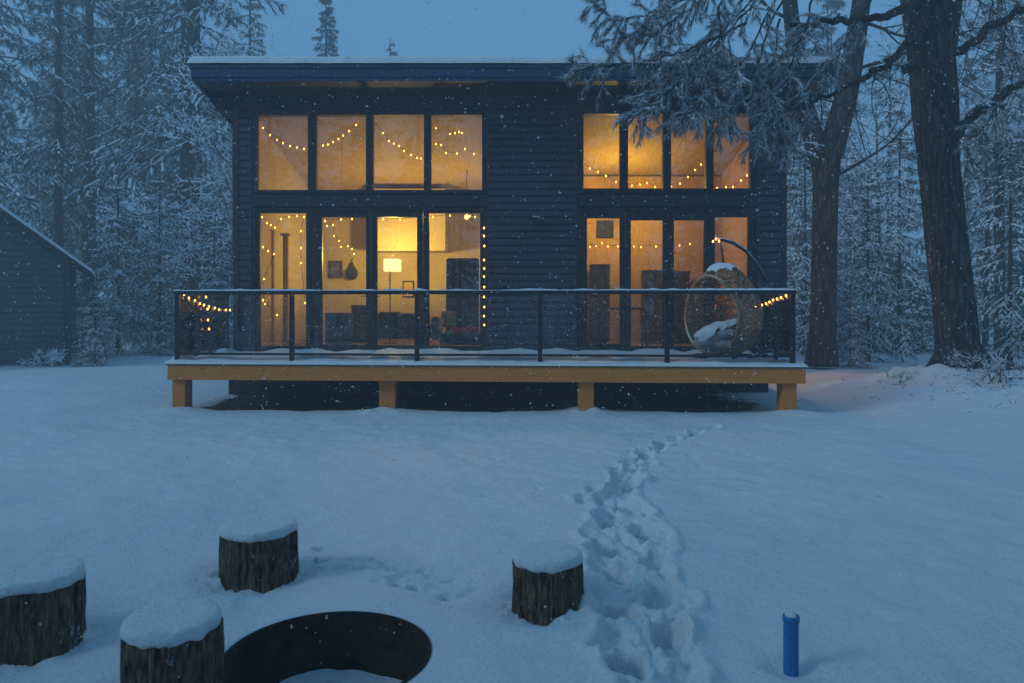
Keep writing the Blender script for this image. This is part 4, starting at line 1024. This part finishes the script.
# dead hanging twigs under the right limbs
out=[]
for pts,_,_ in limbs[:3]+limbs[5:6]:
    for k in range(16):
        i=rng.integers(0,len(pts)-1); p=pts[i].lerp(pts[i+1],float(rng.random())); out_d=(rng.normal()*.5,rng.normal()*.4,-.7+rng.normal()*.45)
        bare_branches([(p,out_d,.5+.8*rng.random(),.014)],rng,2,1,.01,out,-.25)
P0,P1,r0,r1=seg_arrays(out); np_mesh('dead_twigs',*sub_tubes((P0,P1),r0,r1),M['twig'],parent=pine)
spines=[[(800,-50,11.9),(745,15,11.3),(695,64,10.9),(655,104,10.6),(636,116,10.5)],
 [(790,-30,11.8),(745,60,11.2),(705,100,10.8),(680,122,10.7)],
 [(780,0,11.8),(750,80,11.2),(728,112,11.0),(716,130,10.9)],
 [(820,-20,12.0),(790,70,11.5),(768,118,11.2),(757,140,11.1)],
 [(760,-40,11.4),(700,-8,11.0),(650,15,10.7),(618,22,10.6),(588,6,10.6)],
 [(740,-50,11.3),(690,10,10.9),(650,36,10.7),(612,40,10.6)],
 [(745,25,11.2),(690,50,10.8),(640,64,10.6),(600,66,10.5),(574,70,10.5)],
 [(870,0,12.6),(845,40,12.3),(825,75,12.1),(800,108,12.0)],
 [(840,15,12.2),(810,30,11.9),(780,60,11.7),(752,108,11.5)],
 [(770,-20,11.6),(720,35,11.1),(680,62,10.9),(655,85,10.8)],
 [(700,-60,11.0),(665,-10,10.8),(648,30,10.7)],
 [(780,20,11.7),(770,90,11.5),(781,135,11.5),(787,152,11.5)],
 [(720,-40,11.2),(720,30,11.1),(715,80,11.0),(690,115,10.9)],
 [(1050,60,12.6),(1015,95,12.6),(985,125,12.7),(975,140,12.8)],
 [(1060,130,13),(1030,150,13),(1005,160,13.1),(985,158,13.1)],
 [(980,-20,12.8),(1000,20,12.6),(1012,60,12.6)]]
S0,S1,T0,T1,sr0=[],[],[],[],[]
for si,sp in enumerate(spines):
    pts=[np.array(rp(*q)) for q in sp]; q=wob([Vector(p) for p in pts],.02,rng); q=[np.array(p) for p in q]; n=len(q)
    for i in range(n-1): S0.append(q[i]);S1.append(q[i+1]);sr0.append(.004+.018*(1-i/n))
    L=sum(np.linalg.norm(q[i+1]-q[i]) for i in range(n-1)); nt_=int(L*11)
    for j in range(nt_):
        t_=.12+.88*(j+rng.random())/nt_; x=t_*(n-1); i=min(int(x),n-2); p=q[i]+(q[i+1]-q[i])*(x-i); ax=q[i+1]-q[i]; ax/=np.linalg.norm(ax)+1e-9
        rd=rng.normal(size=3); rd-=ax*rd.dot(ax); rd/=np.linalg.norm(rd)
        d=ax*.55+rd*.75+np.array([0,0,-.25]); l2=(.25+.5*rng.random())*(1.1-.5*t_)
        for k in range(4):
            d=d/np.linalg.norm(d); p2=p+d*l2/4; T0.append(p);T1.append(p2); p=p2; d=d+np.array([0,0,-.20])+rng.normal(size=3)*.16
            if k in (1,2) and rng.random()<.8:
                e=d+rng.normal(size=3)*.6; e/=np.linalg.norm(e); T0.append(p);T1.append(p+e*l2*.3)
S0,S1,T0,T1=map(np.array,(S0,S1,T0,T1))
gb,fb=sub_tubes((S0,S1),np.array(sr0),np.array(sr0)); gb2,fb2=sub_tubes((T0,T1),np.full(len(T0),.004),np.full(len(T0),.003))
np_mesh('bough',np.concatenate([gb,gb2]),np.concatenate([fb,fb2+len(gb)]),M['twig'],parent=pine)
np_mesh('needles',*twig_needles(T0,T1,22,.115,.0050,rng,.62,.30),M['pine_needle'],parent=pine)
nv,nf=twig_needles(T0+np.array([0,0,.012]),T1+np.array([0,0,.012]),13,.115,.006,rng,.58,.15)
np_mesh('needle_snow',nv,nf,M['tree_snow'],parent=pine)
np_mesh('bough_snow',*twig_snow(T0,T1,.022,rng,.40,.012),M['tree_snow'],parent=pine)

# shrub with snow at the shed's foot and brush on the bank
for (px,D,lab,hh,sd) in ((47,19.2,'small snow-covered shrub against the shed wall',.30,3),(972,12.9,'bare twiggy brush poking from the snow bank below the big pine',.22,4),(1000,12.2,'bare twiggy brush on the bank at the right edge',.25,5),(905,13.2,'few bare stalks in the snow left of the big pine foot',.16,6)):
    x=wx(px,D); z=ground_z(x,D); t=thing('shrub',(x,D,z),lab,'shrub'); rng=np.random.default_rng(sd); out=[]
    bare_branches([((x+rng.normal()*.15,D+rng.normal()*.15,z-.05),(rng.normal()*.5,rng.normal()*.5,1),hh,.010) for _ in range(12)],rng,2,1,.01,out,.2)
    P0,P1,r0,r1=seg_arrays(out); np_mesh('branch',*sub_tubes((P0,P1),r0,r1),M['twig'],parent=t); np_mesh('branch_snow',*twig_snow(P0,P1,.035 if px<100 else .012,rng,.8 if px<100 else .4,.02 if px<100 else .008),M['tree_snow'],parent=t)

# litter of twigs and needles on the bank
rng=np.random.default_rng(91); A=[];B=[]
for k in range(420):
    a=rng.random()*6.28; r=abs(rng.normal())*1.5; x=8.5+r*math.cos(a)*1.0; y=12.4+r*math.sin(a)*.8
    z=ground_z(x,y); a=rng.random()*6.28; l=.03+.07*rng.random()**2; A.append((x,y,z+.012)); B.append((x+l*math.cos(a),y+l*math.sin(a),z+.012+rng.random()*.07))
A=np.array(A);B=np.array(B); tag(np_mesh('leaf_litter',*sub_tubes((A,B),np.full(len(A),.006),np.full(len(A),.003)),M['twig']),'dark twigs and litter scattered over the snow bank under the big pine','litter',kind='stuff')

# the far wood: one mass of hazy conifers and snowy undergrowth
def far_wood(name,spots,seed,label):
    rng=np.random.default_rng(seed)
    variants=[conifer_data(100+i,H,Lm,z0,gap,4,8,9,.26,.032,.8,.085,.5,.1) for i,(H,Lm,z0,gap) in enumerate(((15,2.6,2.0,.62),(17,2.2,3.5,.66),(12,2.4,.8,.55)))]+[conifer_data(110,4.0,1.6,.15,.32,5,8,9,.18,.026,.95,.09,.4,.05)]
    acc={'n':[[],[]],'s':[[],[]],'b':[[],[]]}; cnt={'n':0,'s':0,'b':0}; tg=G()
    for (x,y,vi,sc) in spots:
        d=variants[vi]; a=rng.random()*6.28; ca,sa=math.cos(a),math.sin(a); z=ground_z(x,y)-.1
        for k in 'nsb':
            V,Fc=d[k]; W=np.stack([(V[:,0]*ca-V[:,1]*sa)*sc+x,(V[:,0]*sa+V[:,1]*ca)*sc+y,V[:,2]*sc+z],1).astype(np.float32)
            acc[k][0].append(W); acc[k][1].append(Fc+cnt[k]); cnt[k]+=len(W)
        r=(.16 if vi<3 else .04)*sc*(.7+.6*rng.random()); tg.tube([(x,y,z-.3),(x,y,z+d['H']*sc*.5),(x,y,z+d['H']*sc)],[r,r*.65,.01],7)
    V=[];Fq=[];mi=[];off=0
    for k,m_ in (('n',0),('s',1),('b',2)):
        v=np.concatenate(acc[k][0]);f=np.concatenate(acc[k][1])
        if f.shape[1]==3: f=np.concatenate([f,f[:,2:3]],1)
        V.append(v);Fq.append(f+off);mi.append(np.full(len(f),m_));off+=len(v)
    # triangles kept as triangles: build with two face sizes
    tv=np.array(tg.v,dtype=np.float32); tf=np.array([f for f in tg.f if len(f)==4]); V.append(tv);Fq.append(tf+off);mi.append(np.full(len(tf),3))
    V=np.concatenate(V); me=bpy.data.meshes.new(name); fl_=[];tot=[]
    for a,f in enumerate(Fq):
        if a==0: fl_.append(f[:,:3].ravel()); tot.append(np.full(len(f),3))
        else: fl_.append(f.ravel()); tot.append(np.full(len(f),4))
    li=np.concatenate(fl_).astype(np.int32); tot=np.concatenate(tot).astype(np.int32); st=np.concatenate([[0],np.cumsum(tot)[:-1]]).astype(np.int32)
    me.vertices.add(len(V)); me.vertices.foreach_set('co',V.ravel()); me.loops.add(len(li)); me.loops.foreach_set('vertex_index',li)
    me.polygons.add(len(tot)); me.polygons.foreach_set('loop_start',st); me.polygons.foreach_set('loop_total',tot); me.polygons.foreach_set('material_index',np.concatenate(mi).astype(np.int32))
    for m_ in (M['needle'],M['tree_snow'],M['twig'],M['bark_dim']): me.materials.append(m_)
    me.update(calc_edges=True); o=bpy.data.objects.new(name,me); C.objects.link(o)
    return tag(o,label,'wood',kind='stuff')
rs=random.Random(9); spots=[]
for k in range(30):                                   # left
    D=rs.uniform(42,85); px=rs.uniform(-140,225); spots.append((wx(px,D),D,rs.choice((0,1,1,2)),rs.uniform(1.2,1.75)))
for k in range(30):                                   # right
    D=rs.uniform(42,85); px=rs.uniform(800,1170); spots.append((wx(px,D),D,rs.choice((0,1,1,2)),rs.uniform(1.2,1.75)))
for k in range(16):                                   # behind the cabin, low
    D=rs.uniform(38,55); px=rs.uniform(240,800); spots.append((wx(px,D),D,2,rs.uniform(.8,1.0)))
for k in range(60):                                   # undergrowth
    D=rs.uniform(23,40); px=rs.choice((rs.uniform(-20,230),rs.uniform(790,1060))); spots.append((wx(px,D),D,3,rs.uniform(.35,.9)))
far_wood('far_wood',spots,1,'mass of hazy snow-dusted conifers and undergrowth behind the yard')
spots=[]
for k in range(40):                                   # the wood behind the viewer, which the panes mirror
    a=rs.uniform(-1.3,1.3); d=rs.uniform(9,36); spots.append((d*math.sin(a)*1.6,-d*math.cos(a)+2,rs.choice((0,1,2)),rs.uniform(.7,1.1)))
for x_,y_,q_ in ((-3.6,-2.6,.5),(-6.2,-2.2,.6),(-8.6,-.8,.6),(-11,1,.6),(-2.2,-4.5,.6),(.4,-3.6,.5),(2.8,-2.6,.5),(5,-2.2,.6),(7.4,-1,.6),(9.6,.8,.65),(11.5,3,.65),(4,-5,.65),(-5,-5,.6),(7.5,-4.5,.7),(1.2,-6.5,.7)): spots.append((x_,y_,2,q_))  # low conifers added close behind the viewer to shade the near snow
for x_,y_ in ((5.5,-7),(-7,-9),(12.5,-3),(-12,-6)): spots.append((x_,y_,rs.choice((0,2)),1.0))
far_wood('mirrored_shade_wood',spots,2,'snowy wood facing the cabin, mirrored in the panes, with near trees added to shade the snow')

# ------------------------------------------------------------------ falling snow
rng=np.random.default_rng(77); nF=24000
Df=1.6+13.9*rng.random(nF)**.70; pxs=-120+1264*rng.random(nF); pys=-60+800*rng.random(nF)
P=np.stack([(pxs-CX)/F*Df,Df,CH+(HY-pys)/F*Df],1); zg=-0.05
ok=(P[:,2]>.12)&~((P[:,1]>12.5)&(np.abs(P[:,0])<5.5)); P=P[ok]; r=(.0021+.0040*rng.random(len(P))**2.2)*np.clip(P[:,1]/4.5,.55,1.25)
big=rng.random(len(P))<.010; r[big]*=1.9
o6=np.array([[1,0,0],[-1,0,0],[0,1,0],[0,-1,0],[0,0,1],[0,0,-1]],float)
jj=.6+.8*rng.random((len(P),6,1)); V=(P[:,None,:]+o6[None]*jj*r[:,None,None]).reshape(-1,3)
f8=np.array([[0,2,4],[2,1,4],[1,3,4],[3,0,4],[2,0,5],[1,2,5],[3,1,5],[0,3,5]]); Fc=(np.arange(len(P))[:,None,None]*6+f8[None]).reshape(-1,3)
tag(np_mesh('falling_snow',V,Fc,M['flake'],True),'snowflakes drifting down through the air','snowfall',kind='stuff')

# ------------------------------------------------------------------ air
hm=bpy.data.materials.new('haze'); hm.use_nodes=True; nt=hm.node_tree; nt.nodes.remove(nt.nodes['Principled BSDF'])
pv=N(nt,'ShaderNodeVolumePrincipled'); pv.inputs['Color'].default_value=(.90,.97,1.0,1); pv.inputs['Density'].default_value=.0072; pv.inputs['Anisotropy'].default_value=.15
nt.links.new(pv.outputs[0],nt.nodes['Material Output'].inputs['Volume'])
gm=G(); gm.box(-170,170,-70,210,-3.0,26.0); hz_=gm.build('haze',hm); tag(hz_,kind='stuff')

# ------------------------------------------------------------------ sky, sun, camera
w=bpy.data.worlds.new('World'); scene.world=w; w.use_nodes=True; nt=w.node_tree; bg=nt.nodes['Background']
SE,SR=R(3.0),R(200)
sk=N(nt,'ShaderNodeTexSky'); sk.sky_type='NISHITA'; sk.sun_disc=False; sk.sun_elevation=SE; sk.sun_rotation=SR; sk.ozone_density=4.0; sk.air_density=1.2; sk.dust_density=.5
# overcast: the sky's own colour evened out towards one dusk blue
mx=N(nt,'ShaderNodeMix',data_type='RGBA'); mx.inputs['Factor'].default_value=.80
nt.links.new(sk.outputs[0],mx.inputs[6]); mx.inputs[7].default_value=(1.20,3.25,5.95,1)
nt.links.new(mx.outputs[2],bg.inputs['Color']); bg.inputs['Strength'].default_value=.10
sl_=bpy.data.lights.new('sun','SUN'); sl_.energy=1.1; sl_.angle=R(16); sl_.color=(.58,.84,1.0)
so=bpy.data.objects.new('sun',sl_); C.objects.link(so); so.rotation_euler=(R(62),0,R(-68)); so.location=(0,0,30)
cam=bpy.data.cameras.new('camera'); co=bpy.data.objects.new('camera',cam); C.objects.link(co); co.location=(0,0,CH); co.rotation_euler=(R(90),0,0)
cam.sensor_width=36; cam.lens=F/1024*36; cam.shift_y=-(341.5-HY)/1024; cam.clip_start=.05; cam.clip_end=1500
cam.dof.use_dof=True; cam.dof.focus_distance=9.0; cam.dof.aperture_fstop=4.0
scene.camera=co
vs_=scene.view_settings; vs_.view_transform='Standard'; vs_.look='None'; vs_.exposure=.0; vs_.gamma=1; vs_.use_curve_mapping=False
cy=scene.cycles; cy.max_bounces=6; cy.diffuse_bounces=2; cy.glossy_bounces=2; cy.transmission_bounces=2; cy.volume_bounces=2; cy.transparent_max_bounces=24
cy.sample_clamp_indirect=4; cy.use_denoising=True; cy.caustics_reflective=False; cy.caustics_refractive=False
